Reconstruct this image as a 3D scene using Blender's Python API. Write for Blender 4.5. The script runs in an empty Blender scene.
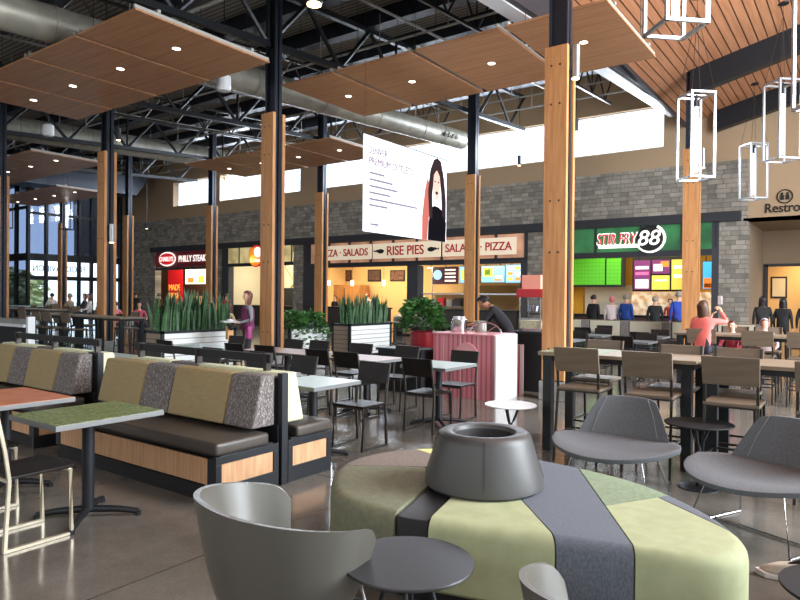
import bpy, bmesh, math, random
from mathutils import Vector, Matrix
PI = math.pi
random.seed(7)
SC = bpy.context.scene
COL = SC.collection
# ------------------------------------------------------------------ camera
F_PX = 643.0; TH, PT, RL, CAM_H = 0.6262, -0.0061, 0.0091, 1.6
def make_camera():
    c, s = math.cos(TH), math.sin(TH)
    R0 = Vector((c, s, 0)); Fh = Vector((-s, c, 0)); Z = Vector((0, 0, 1))
    cp, sp = math.cos(PT), math.sin(PT)
    Fw = Fh*cp + Z*sp; U0 = Z*cp - Fh*sp
    R = R0*math.cos(RL) + U0*math.sin(RL); U = U0*math.cos(RL) - R0*math.sin(RL)
    cam = bpy.data.cameras.new('camera'); o = bpy.data.objects.new('camera', cam); COL.objects.link(o)
    m = Matrix((R, U, -Fw)).transposed().to_4x4(); m.translation = Vector((0, 0, CAM_H))
    o.matrix_world = m
    cam.sensor_width = 36; cam.lens = F_PX/800*36; cam.clip_start = 0.05; cam.clip_end = 400
    SC.camera = o
make_camera()
# ------------------------------------------------------------------ world, lights, exposure
W = bpy.data.worlds.new('sky'); SC.world = W; W.use_nodes = True
bg = W.node_tree.nodes['Background']; bg.inputs[0].default_value = (0.86, 0.93, 1.0, 1); bg.inputs[1].default_value = 2.6
def area_light(name, loc, direction, sx, sy, power, color=(1, 1, 1), spread=None):
    l = bpy.data.lights.new(name, 'AREA'); l.shape = 'RECTANGLE'; l.size = sx; l.size_y = sy; l.energy = power; l.color = color
    if spread: l.spread = spread
    o = bpy.data.objects.new(name, l); COL.objects.link(o); o.location = loc
    o.rotation_euler = Vector(direction).to_track_quat('-Z', 'Z').to_euler()
    return o
# daylight entering through the tall window wall on the right side of the hall
area_light('window_daylight', (7.35, 9.0, 4.3), (-1, 0, -0.22), 27, 6.6, 11000, (0.88, 0.94, 1.0))
# daylight entering through the high windows over the storefronts
area_light('clerestory_daylight', (-18, 22.97, 7.3), (0, -1, -0.35), 26, 1.1, 2600, (0.92, 0.96, 1.0))
# daylight from the rear windows behind the camera
area_light('rear_window_daylight', (-16, -6.6, 4.6), (0, 1, -0.02), 40, 3.4, 120, (0.92, 0.96, 1.0))
VS = SC.view_settings
VS.view_transform = 'Standard'; VS.look = 'None'; VS.gamma = 1.0; VS.use_curve_mapping = False; VS.exposure = 0.25
# ------------------------------------------------------------------ materials
def lin(c):
    out = []
    for v in c:
        v = v/255.0
        out.append(v/12.92 if v <= 0.04045 else ((v+0.055)/1.055)**2.4)
    return tuple(out) + (1.0,)
MATS = {}
def mat(name, rgb, rough=0.5, metal=0.0, spec=None, emit=0.0, var=None, scale=8.0, bump=0.0, bscale=60.0, stretch=(1, 1, 1), alpha=None, coat=0):
    """rgb is sRGB 0-255; var = second colour blended in by noise"""
    if name in MATS: return MATS[name]
    m = bpy.data.materials.new(name); m.use_nodes = True; nt = m.node_tree; N = nt.nodes; L = nt.links
    p = N['Principled BSDF']; p.inputs['Base Color'].default_value = lin(rgb)
    p.inputs['Roughness'].default_value = rough; p.inputs['Metallic'].default_value = metal
    if coat: p.inputs['Coat Weight'].default_value = coat
    if emit:
        p.inputs['Emission Color'].default_value = lin(rgb); p.inputs['Emission Strength'].default_value = emit
    if var is not None or bump:
        tc = N.new('ShaderNodeTexCoord'); mp = N.new('ShaderNodeMapping'); mp.inputs['Scale'].default_value = stretch
        L.new(tc.outputs['Object'], mp.inputs['Vector'])
    if var is not None:
        nz = N.new('ShaderNodeTexNoise'); nz.inputs['Scale'].default_value = scale; nz.inputs['Detail'].default_value = 5
        L.new(mp.outputs[0], nz.inputs['Vector'])
        rp = N.new('ShaderNodeValToRGB'); rp.color_ramp.elements[0].color = lin(rgb); rp.color_ramp.elements[1].color = lin(var)
        rp.color_ramp.elements[0].position = 0.38; rp.color_ramp.elements[1].position = 0.62
        L.new(nz.outputs['Fac'], rp.inputs[0]); L.new(rp.outputs[0], p.inputs['Base Color'])
        if emit: L.new(rp.outputs[0], p.inputs['Emission Color'])
    if bump:
        nb = N.new('ShaderNodeTexNoise'); nb.inputs['Scale'].default_value = bscale; nb.inputs['Detail'].default_value = 3
        L.new(mp.outputs[0], nb.inputs['Vector'])
        b = N.new('ShaderNodeBump'); b.inputs['Strength'].default_value = bump; b.inputs['Distance'].default_value = 0.02
        L.new(nb.outputs['Fac'], b.inputs['Height']); L.new(b.outputs[0], p.inputs['Normal'])
    MATS[name] = m
    return m
def add_lines(m, axis, period, width, rgb, along_object=True):
    """thin darker joints every `period` metres along an object axis, mixed over the base colour"""
    nt = m.node_tree; N = nt.nodes; L = nt.links; p = N['Principled BSDF']
    tc = N.new('ShaderNodeTexCoord'); sx = N.new('ShaderNodeSeparateXYZ'); L.new(tc.outputs['Object'], sx.inputs[0])
    a = N.new('ShaderNodeMath'); a.operation = 'DIVIDE'; a.inputs[1].default_value = period; L.new(sx.outputs[axis], a.inputs[0])
    f = N.new('ShaderNodeMath'); f.operation = 'FRACT'; L.new(a.outputs[0], f.inputs[0])
    g = N.new('ShaderNodeMath'); g.operation = 'LESS_THAN'; g.inputs[1].default_value = width/period; L.new(f.outputs[0], g.inputs[0])
    mx = N.new('ShaderNodeMix'); mx.data_type = 'RGBA'; L.new(g.outputs[0], mx.inputs[0])
    src = p.inputs['Base Color']
    if src.is_linked: L.new(src.links[0].from_socket, mx.inputs[6])
    else: mx.inputs[6].default_value = src.default_value
    mx.inputs[7].default_value = lin(rgb); L.new(mx.outputs[2], p.inputs['Base Color'])
    return m
def stone_mat(name, c1, c2, mortar, scale=1.0, bw=0.46, rh=0.15, plane='XZ'):
    m = bpy.data.materials.new(name); m.use_nodes = True; nt = m.node_tree; N = nt.nodes; L = nt.links
    p = N['Principled BSDF']; p.inputs['Roughness'].default_value = 0.85
    tc = N.new('ShaderNodeTexCoord'); sx = N.new('ShaderNodeSeparateXYZ'); L.new(tc.outputs['Object'], sx.inputs[0])
    cb = N.new('ShaderNodeCombineXYZ')
    if plane == 'XZ': L.new(sx.outputs['X'], cb.inputs['X'])
    else: L.new(sx.outputs['Y'], cb.inputs['X'])
    L.new(sx.outputs['Z'], cb.inputs['Y'])
    br = N.new('ShaderNodeTexBrick'); br.inputs['Scale'].default_value = scale; br.inputs['Brick Width'].default_value = bw; br.inputs['Row Height'].default_value = rh
    br.inputs['Mortar Size'].default_value = 0.008; br.inputs['Color1'].default_value = lin(c1); br.inputs['Color2'].default_value = lin(c2); br.inputs['Mortar'].default_value = lin(mortar)
    br.offset_frequency = 3; br.squash = 0.6; br.squash_frequency = 2
    L.new(cb.outputs[0], br.inputs['Vector'])
    nz = N.new('ShaderNodeTexNoise'); nz.inputs['Scale'].default_value = 3.5; nz.inputs['Detail'].default_value = 8; L.new(cb.outputs[0], nz.inputs['Vector'])
    mr = N.new('ShaderNodeMapRange'); mr.inputs['To Min'].default_value = 0.55; mr.inputs['To Max'].default_value = 1.4; L.new(nz.outputs['Fac'], mr.inputs[0])
    mu = N.new('ShaderNodeVectorMath'); mu.operation = 'MULTIPLY'; L.new(br.outputs['Color'], mu.inputs[0]); L.new(mr.outputs[0], mu.inputs[1])
    L.new(mu.outputs[0], p.inputs['Base Color'])
    b = N.new('ShaderNodeBump'); b.inputs['Strength'].default_value = 0.5; b.inputs['Distance'].default_value = 0.03
    L.new(br.outputs['Fac'], b.inputs['Height']); b.invert = True; L.new(b.outputs[0], p.inputs['Normal'])
    MATS[name] = m
    return m
def mosaic_mat(name, cols, scale, rough=0.35, bump=0.0, stretch=(1, 1, 1)):
    m = bpy.data.materials.new(name); m.use_nodes = True; nt = m.node_tree; N = nt.nodes; L = nt.links
    p = N['Principled BSDF']; p.inputs['Roughness'].default_value = rough
    tc = N.new('ShaderNodeTexCoord'); mp = N.new('ShaderNodeMapping'); mp.inputs['Scale'].default_value = stretch; L.new(tc.outputs['Object'], mp.inputs[0])
    v = N.new('ShaderNodeTexVoronoi'); v.inputs['Scale'].default_value = scale; L.new(mp.outputs[0], v.inputs['Vector'])
    bw = N.new('ShaderNodeSeparateColor'); L.new(v.outputs['Color'], bw.inputs[0])
    rp = N.new('ShaderNodeValToRGB'); rp.color_ramp.interpolation = 'CONSTANT'
    e = rp.color_ramp.elements; e[0].color = lin(cols[0]); e[0].position = 0; e[1].color = lin(cols[1]); e[1].position = 1/len(cols)
    for i, c in enumerate(cols[2:]):
        q = e.new((i+2)/len(cols)); q.color = lin(c)
    L.new(bw.outputs[0], rp.inputs[0]); L.new(rp.outputs[0], p.inputs['Base Color'])
    MATS[name] = m
    return m
def glass_mat(name, tint, gloss=0.06):
    m = bpy.data.materials.new(name); m.use_nodes = True; nt = m.node_tree; N = nt.nodes; L = nt.links
    N.remove(N['Principled BSDF']); out = N['Material Output']
    t = N.new('ShaderNodeBsdfTransparent'); t.inputs[0].default_value = lin(tint)
    g = N.new('ShaderNodeBsdfGlossy'); g.inputs['Roughness'].default_value = 0.02
    mx = N.new('ShaderNodeMixShader'); mx.inputs[0].default_value = gloss
    L.new(t.outputs[0], mx.inputs[1]); L.new(g.outputs[0], mx.inputs[2]); L.new(mx.outputs[0], out.inputs[0])
    MATS[name] = m
    return m

m_black = mat('black_steel', (30, 33, 38), 0.45, 0.2)
m_blackflat = mat('matte_black', (22, 22, 24), 0.7)
m_blue_steel = mat('blue_black_steel', (44, 49, 60), 0.38, 0.3)
m_frame = mat('gunmetal_tube', (92, 90, 86), 0.3, 0.85)
m_darktube = mat('dark_bronze_tube', (60, 56, 52), 0.38, 0.7)
m_frame_lit = mat('gunmetal_tube_lit', (196, 186, 164), 0.32, 0.6)  # gunmetal frame again, lightened in colour where light falls on it
m_chrome = mat('polished_chrome', (206, 208, 212), 0.2, 1.0)
m_whitemetal = mat('white_enamel', (225, 226, 228), 0.4)
m_wood_dark = mat('espresso_wood', (36, 31, 28), 0.45, var=(29, 25, 23), scale=5, stretch=(1, 8, 1))
m_wood_dark.node_tree.nodes['Principled BSDF'].inputs['Specular IOR Level'].default_value = .2
m_wood_taupe = mat('taupe_wood', (116, 101, 85), 0.5, var=(106, 92, 77), scale=4, stretch=(1, 12, 6))
m_glulam = mat('glulam_pine', (202, 146, 92), 0.5, var=(182, 124, 74), scale=3, stretch=(6, 6, 0.5))
m_cloud = mat('cherry_veneer', (188, 138, 100), 0.42, var=(174, 124, 88), scale=2.2, stretch=(0.4, 6, 1))
add_lines(m_cloud, 'Y', 0.72, 0.012, (110, 66, 40))
m_slat = mat('slatted_cherry', (206, 146, 108), 0.5, var=(190, 130, 94), scale=2, stretch=(6, 0.4, 1))
add_lines(m_slat, 'X', 0.2, 0.026, (70, 40, 26))
m_panelwood = mat('booth_beech', (206, 164, 124), 0.5, var=(188, 144, 106), scale=5, stretch=(9, 9, 0.5))
m_leather = mat('brown_black_vinyl', (72, 66, 60), 0.38, bump=0.1, bscale=250)
m_greyleather = mat('warm_grey_leather', (90, 88, 81), 0.3, bump=0.06, bscale=300)
m_bin = mat('charcoal_vinyl', (70, 70, 69), 0.42, bump=0.06, bscale=300)
m_tan = mat('tan_upholstery', (156, 138, 98), 0.8, var=(142, 125, 88), scale=18, stretch=(0.6, 1, 14))
m_cream = mat('pale_green_upholstery', (214, 216, 180), 0.8, var=(200, 202, 166), scale=18, stretch=(0.6, 1, 14))
m_tweed = mosaic_mat('charcoal_tweed', [(92, 86, 82), (118, 110, 106), (100, 93, 90), (146, 140, 138), (84, 78, 76)], 190, 0.85, stretch=(1, 1, 0.3))
m_greenmos = mosaic_mat('green_mosaic', [(92, 110, 56), (120, 132, 82), (76, 94, 48), (146, 150, 106), (86, 102, 62)], 60, 0.35)
m_orangetop = mat('terracotta_laminate', (190, 124, 90), 0.35, var=(176, 108, 76), scale=9)
m_palegreen = mat('pale_grey_green_laminate', (172, 190, 184), 0.3, var=(160, 178, 174), scale=20)
m_walnut = mat('walnut_laminate', (150, 120, 100), 0.32, var=(132, 102, 84), scale=4, stretch=(1, 8, 1))
m_edge = mat('aluminium_edge', (118, 120, 120), 0.5, 0.2)
m_olive = mat('olive_velour', (124, 126, 102), 0.85, var=(113, 115, 93), scale=30)
m_taupevel = mat('mauve_taupe_weave', (134, 122, 112), 0.85, var=(120, 110, 102), scale=40)
m_lime = mat('lime_velour', (172, 178, 140), 0.85, var=(162, 168, 130), scale=9)
m_lemon = mat('pale_yellow_weave', (222, 216, 140), 0.85)
m_greyweave = mat('slate_weave', (108, 115, 125), 0.85, var=(90, 97, 106), scale=60, stretch=(1, 6, 1))
m_sage = mat('sage_weave', (134, 150, 122), 0.85, var=(120, 136, 110), scale=50)
m_lounge = mat('tweed_grey', (110, 113, 117), 0.9, var=(88, 91, 95), scale=70, stretch=(1, 4, 4))
m_charcoal = mat('charcoal_laminate', (42, 42, 44), 0.42)
m_plaster = mat('beige_plaster', (172, 146, 116), 0.85)
m_plaster2 = mat('brown_plaster', (150, 128, 104), 0.85)
m_header = mat('dark_header', (46, 48, 54), 0.5)
m_pilaster = mat('dark_pilaster', (58, 60, 66), 0.6)
m_stone = stone_mat('grey_ledgestone', (166, 158, 146), (122, 118, 110), (104, 98, 90))
m_stoneY = stone_mat('grey_ledgestone_side', (158, 156, 152), (124, 122, 120), (92, 88, 84), plane='YZ')
m_concrete = mat('raw_concrete', (150, 150, 146), 0.8, var=(130, 130, 126), scale=5)
m_duct = mat('galvanised_duct', (168, 164, 150), 0.45, 0.35, var=(150, 146, 134), scale=3)
m_deck = mat('grey_roof_deck', (176, 170, 160), 0.7)
add_lines(m_deck, 'Y', 0.16, 0.06, (110, 106, 100))
m_pipe = mat('pale_conduit', (176, 174, 168), 0.5)
m_lampwarm = mat('warm_lamp', (255, 208, 150), 0.5, emit=9)
m_lampwhite = mat('white_lamp', (255, 246, 230), 0.5, emit=5)
m_plank = mat('white_painted_plank', (226, 228, 226), 0.55)
add_lines(m_plank, 'Z', 0.115, 0.012, (96, 92, 88))
m_plank_shaded = mat('shaded_plank', (150, 132, 114), 0.6)  # planter ends: weak front light painted in as a browner plank colour
add_lines(m_plank_shaded, 'Z', 0.115, 0.012, (70, 60, 52))
m_leaf = mat('snake_plant_green', (70, 104, 66), 0.5, var=(42, 74, 44), scale=9, stretch=(1, 1, 3))
m_leaf2 = mat('pothos_green', (74, 122, 58), 0.45, var=(48, 92, 42), scale=7)
m_soil = mat('dark_soil', (52, 42, 34), 0.95)
m_skin = mat('skin', (222, 172, 146), 0.55)
m_skin2 = mat('skin_tan', (196, 142, 112), 0.55)
m_hair_b = mat('brown_hair', (78, 50, 34), 0.5)
m_hair_k = mat('black_hair', (28, 24, 24), 0.5)
m_hair_g = mat('grey_hair', (150, 140, 130), 0.6)

def floor_material():
    m = bpy.data.materials.new('polished_concrete'); m.use_nodes = True; nt = m.node_tree; N = nt.nodes; L = nt.links
    p = N['Principled BSDF']; p.inputs['Roughness'].default_value = 0.2
    tc = N.new('ShaderNodeTexCoord')
    n1 = N.new('ShaderNodeTexNoise'); n1.inputs['Scale'].default_value = 0.9; n1.inputs['Detail'].default_value = 9; n1.inputs['Roughness'].default_value = 0.65
    L.new(tc.outputs['Object'], n1.inputs['Vector'])
    rp = N.new('ShaderNodeValToRGB'); e = rp.color_ramp.elements
    e[0].color = lin((80, 76, 71)); e[0].position = 0.3; e[1].color = lin((122, 117, 109)); e[1].position = 0.72
    L.new(n1.outputs['Fac'], rp.inputs[0])
    v = N.new('ShaderNodeTexVoronoi'); v.inputs['Scale'].default_value = 70; L.new(tc.outputs['Object'], v.inputs['Vector'])
    mr = N.new('ShaderNodeMapRange'); mr.inputs['From Max'].default_value = 0.6; mr.inputs['To Min'].default_value = 0.86; mr.inputs['To Max'].default_value = 1.1; L.new(v.outputs['Distance'], mr.inputs[0])
    mu = N.new('ShaderNodeVectorMath'); mu.operation = 'MULTIPLY'; L.new(rp.outputs[0], mu.inputs[0]); L.new(mr.outputs[0], mu.inputs[1])
    sx = N.new('ShaderNodeSeparateXYZ'); L.new(tc.outputs['Object'], sx.inputs[0])
    prev = mu.outputs[0]
    for ax, per in (('X', 3.275), ('Y', 4.22)):       # saw-cut joints
        a = N.new('ShaderNodeMath'); a.operation = 'DIVIDE'; a.inputs[1].default_value = per; L.new(sx.outputs[ax], a.inputs[0])
        f = N.new('ShaderNodeMath'); f.operation = 'FRACT'; L.new(a.outputs[0], f.inputs[0])
        g = N.new('ShaderNodeMath'); g.operation = 'LESS_THAN'; g.inputs[1].default_value = 0.003; L.new(f.outputs[0], g.inputs[0])
        mx = N.new('ShaderNodeMix'); mx.data_type = 'RGBA'; L.new(g.outputs[0], mx.inputs[0]); L.new(prev, mx.inputs[6]); mx.inputs[7].default_value = lin((62, 58, 54))
        prev = mx.outputs[2]
    L.new(prev, p.inputs['Base Color'])
    n2 = N.new('ShaderNodeTexNoise'); n2.inputs['Scale'].default_value = 2.5; n2.inputs['Detail'].default_value = 5; L.new(tc.outputs['Object'], n2.inputs['Vector'])
    m2 = N.new('ShaderNodeMapRange'); m2.inputs['To Min'].default_value = 0.08; m2.inputs['To Max'].default_value = 0.24; L.new(n2.outputs['Fac'], m2.inputs[0])
    L.new(m2.outputs[0], p.inputs['Roughness'])
    return m
m_floor = floor_material()
# ------------------------------------------------------------------ builders
class MB:
    def __init__(s): s.bm = bmesh.new(); s.mi = 0
    def _f(s, vs):
        try:
            f = s.bm.faces.new(vs); f.material_index = s.mi; return f
        except ValueError: return None
    def box(s, x0, x1, y0, y1, z0, z1):
        v = [s.bm.verts.new((x, y, z)) for x in (x0, x1) for y in (y0, y1) for z in (z0, z1)]
        for q in ((0, 1, 3, 2), (4, 6, 7, 5), (0, 4, 5, 1), (2, 3, 7, 6), (0, 2, 6, 4), (1, 5, 7, 3)): s._f([v[i] for i in q])
        return s
    def hexa(s, b, t):
        """b, t = four corner points of the bottom and the top, same winding"""
        vb = [s.bm.verts.new(p) for p in b]; vt = [s.bm.verts.new(p) for p in t]
        s._f(vb[::-1]); s._f(vt)
        for i in range(len(b)): j = (i+1) % len(b); s._f([vb[i], vb[j], vt[j], vt[i]])
        return s
    def prism(s, poly, z0, z1): return s.hexa([(x, y, z0) for x, y in poly], [(x, y, z1) for x, y in poly])
    def tube(s, pts, r, n=8, r2=None, square=False):
        pts = [Vector(p) for p in pts]; rings = []
        if square: n = 4
        for i, p in enumerate(pts):
            d = (pts[min(i+1, len(pts)-1)] - pts[max(i-1, 0)]).normalized()
            a = Vector((0, 0, 1)) if abs(d.z) < 0.9 else Vector((0, 1, 0))
            u = d.cross(a).normalized(); w = d.cross(u).normalized()
            k = 1.0
            if 0 < i < len(pts)-1:
                c = (pts[i]-pts[i-1]).normalized().dot((pts[i+1]-pts[i]).normalized()); k = 1/max(0.5, math.sqrt(max(0.01, (1+c)/2)))
            rr = r if r2 is None else r + (r2-r)*i/(len(pts)-1)
            off = PI/4 if square else 0
            if square: rr *= 1.25
            rings.append([s.bm.verts.new(p + (u*math.cos(2*PI*j/n+off) + w*math.sin(2*PI*j/n+off))*rr*(k if square else 1)) for j in range(n)])
        for a, b in zip(rings, rings[1:]):
            for j in range(n): f = s._f([a[j], a[(j+1) % n], b[(j+1) % n], b[j]]); 
        s._f(rings[0][::-1]); s._f(rings[-1])
        return s
    def lathe(s, prof, c=(0, 0, 0), n=32, sx=1, sy=1):
        rings = []
        for r, z in prof:
            if r < 1e-5: rings.append([s.bm.verts.new((c[0], c[1], c[2]+z))])
            else: rings.append([s.bm.verts.new((c[0]+r*sx*math.cos(2*PI*j/n), c[1]+r*sy*math.sin(2*PI*j/n), c[2]+z)) for j in range(n)])
        for a, b in zip(rings, rings[1:]):
            for j in range(n):
                k = (j+1) % n
                if len(a) == 1 and len(b) == 1: continue
                if len(a) == 1: s._f([a[0], b[k], b[j]])
                elif len(b) == 1: s._f([a[j], a[k], b[0]])
                else: s._f([a[j], a[k], b[k], b[j]])
        if len(rings[0]) > 1: s._f(rings[0][::-1])
        if len(rings[-1]) > 1: s._f(rings[-1])
        return s
    def grid(s, P):
        """P[i][j] grid of points, open surface"""
        v = [[s.bm.verts.new(p) for p in row] for row in P]
        for i in range(len(v)-1):
            for j in range(len(v[0])-1): s._f([v[i][j], v[i+1][j], v[i+1][j+1], v[i][j+1]])
        return s
    def shell(s, P, nrm_thick):
        """closed shell from a grid of (point, offset point)"""
        a = [[s.bm.verts.new(p) for p in row] for row in P]; b = [[s.bm.verts.new(p) for p in row] for row in nrm_thick]
        n, m = len(a), len(a[0])
        for i in range(n-1):
            for j in range(m-1):
                s._f([a[i][j], a[i+1][j], a[i+1][j+1], a[i][j+1]]); s._f([b[i][j], b[i][j+1], b[i+1][j+1], b[i+1][j]])
        for i in range(n-1):
            s._f([a[i][0], b[i][0], b[i+1][0], a[i+1][0]]); s._f([a[i][m-1], a[i+1][m-1], b[i+1][m-1], b[i][m-1]])
        for j in range(m-1):
            s._f([a[0][j], a[0][j+1], b[0][j+1], b[0][j]]); s._f([a[n-1][j], b[n-1][j], b[n-1][j+1], a[n-1][j+1]])
        return s
    def ball(s, c, rx, ry=None, rz=None, sub=2):
        ry = ry or rx; rz = rz or rx
        bmesh.ops.create_icosphere(s.bm, subdivisions=sub, radius=1, matrix=Matrix.Translation(c) @ Matrix.Diagonal((rx, ry, rz, 1)))
        return s
    def build(s, name, m, parent=None, bevel=0, smooth=False, seg=2, normals=True):
        if normals: bmesh.ops.recalc_face_normals(s.bm, faces=s.bm.faces)
        if bevel:
            es = [e for e in s.bm.edges if len(e.link_faces) == 2 and e.calc_face_angle(0) > 0.6]
            bmesh.ops.bevel(s.bm, geom=es, offset=bevel, segments=seg, affect='EDGES', profile=0.6, clamp_overlap=True)
        me = bpy.data.meshes.new(name); s.bm.to_mesh(me); s.bm.free()
        for q in (m if isinstance(m, (list, tuple)) else [m]): me.materials.append(q)
        if smooth:
            for p in me.polygons: p.use_smooth = True
            try: me.set_sharp_from_angle(angle=0.7)
            except Exception: pass
        o = bpy.data.objects.new(name, me); COL.objects.link(o)
        if parent: o.parent = parent
        return o
def tag(o, label, cat, group=None, kind=None):
    if label: o['label'] = label
    if cat: o['category'] = cat
    if group: o['group'] = group
    if kind: o['kind'] = kind
    return o
def thing(name, label, cat, loc=(0, 0, 0), rz=0, group=None):
    o = bpy.data.objects.new(name, None); COL.objects.link(o); o.empty_display_size = 0.1
    o.location = loc; o.rotation_euler = (0, 0, rz)
    return tag(o, label, cat, group)
def struct(name, mb, m, **k):
    o = mb.build(name, m, **k); o['kind'] = 'structure'; return o
def kids(o): return [c for c in bpy.data.objects if c.parent is o]
CH = {}
def copy_tree(o, loc=None, rz=None, label=None, group=None, parent=None):
    c = o.copy(); COL.objects.link(c)
    if parent: c.parent = parent
    if loc is not None: c.location = loc
    if rz is not None: c.rotation_euler = (0, 0, rz)
    if label: c['label'] = label
    if group: c['group'] = group
    for k in CH.setdefault(o.name, kids(o)): copy_tree(k, parent=c)
    return c
class Proto:
    """first placement uses the built thing itself, later ones copies of it"""
    def __init__(s, build): s.o = None; s.b = build
    def put(s, loc, rz, label, group=None):
        if s.o is None:
            s.o = s.b(); s.o.location = loc; s.o.rotation_euler = (0, 0, rz); s.o['label'] = label
            if group: s.o['group'] = group
            return s.o
        return copy_tree(s.o, loc, rz, label, group)
def text(name, body, m, parent, loc, size, rz=0, width=None, ext=0.01, shear=0, bold=0.0, mirror=False, height=None):
    cu = bpy.data.curves.new(name, 'FONT'); cu.body = body; cu.size = size; cu.extrude = ext; cu.align_x = 'CENTER'; cu.align_y = 'CENTER'; cu.shear = shear; cu.offset = bold
    t = bpy.data.objects.new(name+'_curve', cu); COL.objects.link(t)
    dg = bpy.context.evaluated_depsgraph_get(); dg.update()
    me = bpy.data.meshes.new_from_object(t.evaluated_get(dg)); bpy.data.objects.remove(t)
    xs = [v.co.x for v in me.vertices]; w = max(xs)-min(xs); cx = (max(xs)+min(xs))/2
    ys = [v.co.y for v in me.vertices]; hh = max(ys)-min(ys); cy = (max(ys)+min(ys))/2
    k = (width/w) if width else 1; kh = (height/hh) if height else (1 if not width else k)
    for v in me.vertices:
        x, y, z = (v.co.x-cx)*k*(-1 if mirror else 1), (v.co.y-cy)*kh, v.co.z
        v.co = (x, -z, y)                               # stands up, faces -Y
    if mirror: me.flip_normals()
    me.materials.clear(); me.materials.append(m)
    o = bpy.data.objects.new(name, me); COL.objects.link(o); o.parent = parent; o.location = loc; o.rotation_euler = (0, 0, rz)
    return o
def rect_outline(x0, x1, z0, z1): return [(x0, z0), (x1, z0), (x1, z1), (x0, z1)]
# ================================================================== SETTING
YW = 22.5
struct('floor', MB().box(-52, 7.2, -6, 30, -0.1, 0), m_floor)
struct('ground', MB().box(-120, 60, -60, 90, -0.2, -0.11), mat('outdoor_paving', (190, 188, 180), 0.9))
def zroof(y): return 7.95 + 0.07*y
struct('ceiling', MB().hexa([(-52, -6, zroof(-6)), (-4.75, -6, zroof(-6)), (-4.75, 23, zroof(23)), (-52, 23, zroof(23))],
       [(-52, -6, zroof(-6)+.12), (-4.75, -6, zroof(-6)+.12), (-4.75, 23, zroof(23)+.12), (-52, 23, zroof(23)+.12)]), m_deck)
def zwood(x): return 8.4775 + 0.25*x
struct('ceiling', MB().hexa([(-4.75, -6, zwood(-4.75)), (7.3, -6, zwood(7.3)), (7.3, YW, zwood(7.3)), (-4.75, YW, zwood(-4.75))],
       [(-4.75, -6, zwood(-4.75)+.15), (7.3, -6, zwood(7.3)+.15), (7.3, YW, zwood(7.3)+.15), (-4.75, YW, zwood(-4.75)+.15)]), m_slat)
# fascia between the two roofs and the pale sloping flange under it
struct('trim_1', MB().hexa([(-4.85, -6, 7.2), (-4.76, -6, 7.2), (-4.76, YW, 7.2), (-4.85, YW, 7.2)], [(-4.85, -6, 9.7), (-4.76, -6, 9.7), (-4.76, YW, 9.7), (-4.85, YW, 9.7)]), m_header)
struct('trim_2', MB().hexa([(-5.3, 2, 5.95), (-4.98, 2, 5.95), (-4.98, YW, 7.6), (-5.3, YW, 7.6)], [(-5.3, 2, 6.05), (-4.98, 2, 6.05), (-4.98, YW, 7.7), (-5.3, YW, 7.7)]), mat('white_flange', (240, 242, 246), 0.25, 0.1))
struct('trim_3', MB().hexa([(-4.98, 2, 5.98), (-4.86, 2, 5.98), (-4.86, YW, 7.63), (-4.98, YW, 7.63)], [(-4.98, 2, 7.3), (-4.86, 2, 7.3), (-4.86, YW, 7.95), (-4.98, YW, 7.95)]), m_header)
# storefront wall
OPEN = [(-34.3, -28.8), (-28.1, -22.75), (-22.0, -10.35), (-9.35, -3.8)]
st = MB()
st.box(-38, -34.3, YW, YW+.4, 0, 4.33).box(-28.8, -28.1, YW, YW+.4, 0, 4.33).box(-22.75, -22.0, YW, YW+.4, 0, 4.33).box(-10.35, -9.35, YW, YW+.4, 0, 4.33).box(-3.8, -2.97, YW, YW+.4, 0, 4.33)
st.box(-38, -2.97, YW, YW+.4, 4.33, 5.96)
struct('wall_back', st, m_stone)
up = MB().box(-40, -4.75, YW+.02, YW+.4, 5.96, 6.65).box(-40, -32.6, YW+.02, YW+.4, 6.65, 9.7).box(-28.85, -28.4, YW+.02, YW+.4, 6.65, 8.05).box(-22.35, -21.0, YW+.02, YW+.4, 6.65, 8.05)
up.box(-5.5, -4.75, YW+.02, YW+.4, 6.65, 9.7).box(-32.6, -5.5, YW+.02, YW+.4, 8.05, 9.7)
up.hexa([(-4.75, YW+.02, 5.96), (7.3, YW+.02, 5.96), (7.3, YW+.4, 5.96), (-4.75, YW+.4, 5.96)], [(-4.75, YW+.02, 7.3), (7.3, YW+.02, 10.4), (7.3, YW+.4, 10.4), (-4.75, YW+.4, 7.3)])
up.box(-2.97, 7.3, YW, YW+.4, 4.03, 5.97)
struct('wall_back', up, m_plaster)
for i, (a, b) in enumerate([(-32.6, -28.85), (-28.4, -22.35), (-21.0, -5.5)]):
    f = MB(); n = max(1, round((b-a)/2.2))
    f.box(a, b, YW+.1, YW+.16, 6.65, 6.7).box(a, b, YW+.1, YW+.16, 8.0, 8.05)
    w = struct('window_%d' % (i+1), f, mat('pale_window_frame', (214, 214, 210), 0.5))
    g = MB().box(a, b, YW+.12, YW+.13, 6.7, 8.0).build('pane', glass_mat('clear_glass', (246, 250, 255)) if 'clear_glass' not in MATS else MATS['clear_glass'], w)
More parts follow.
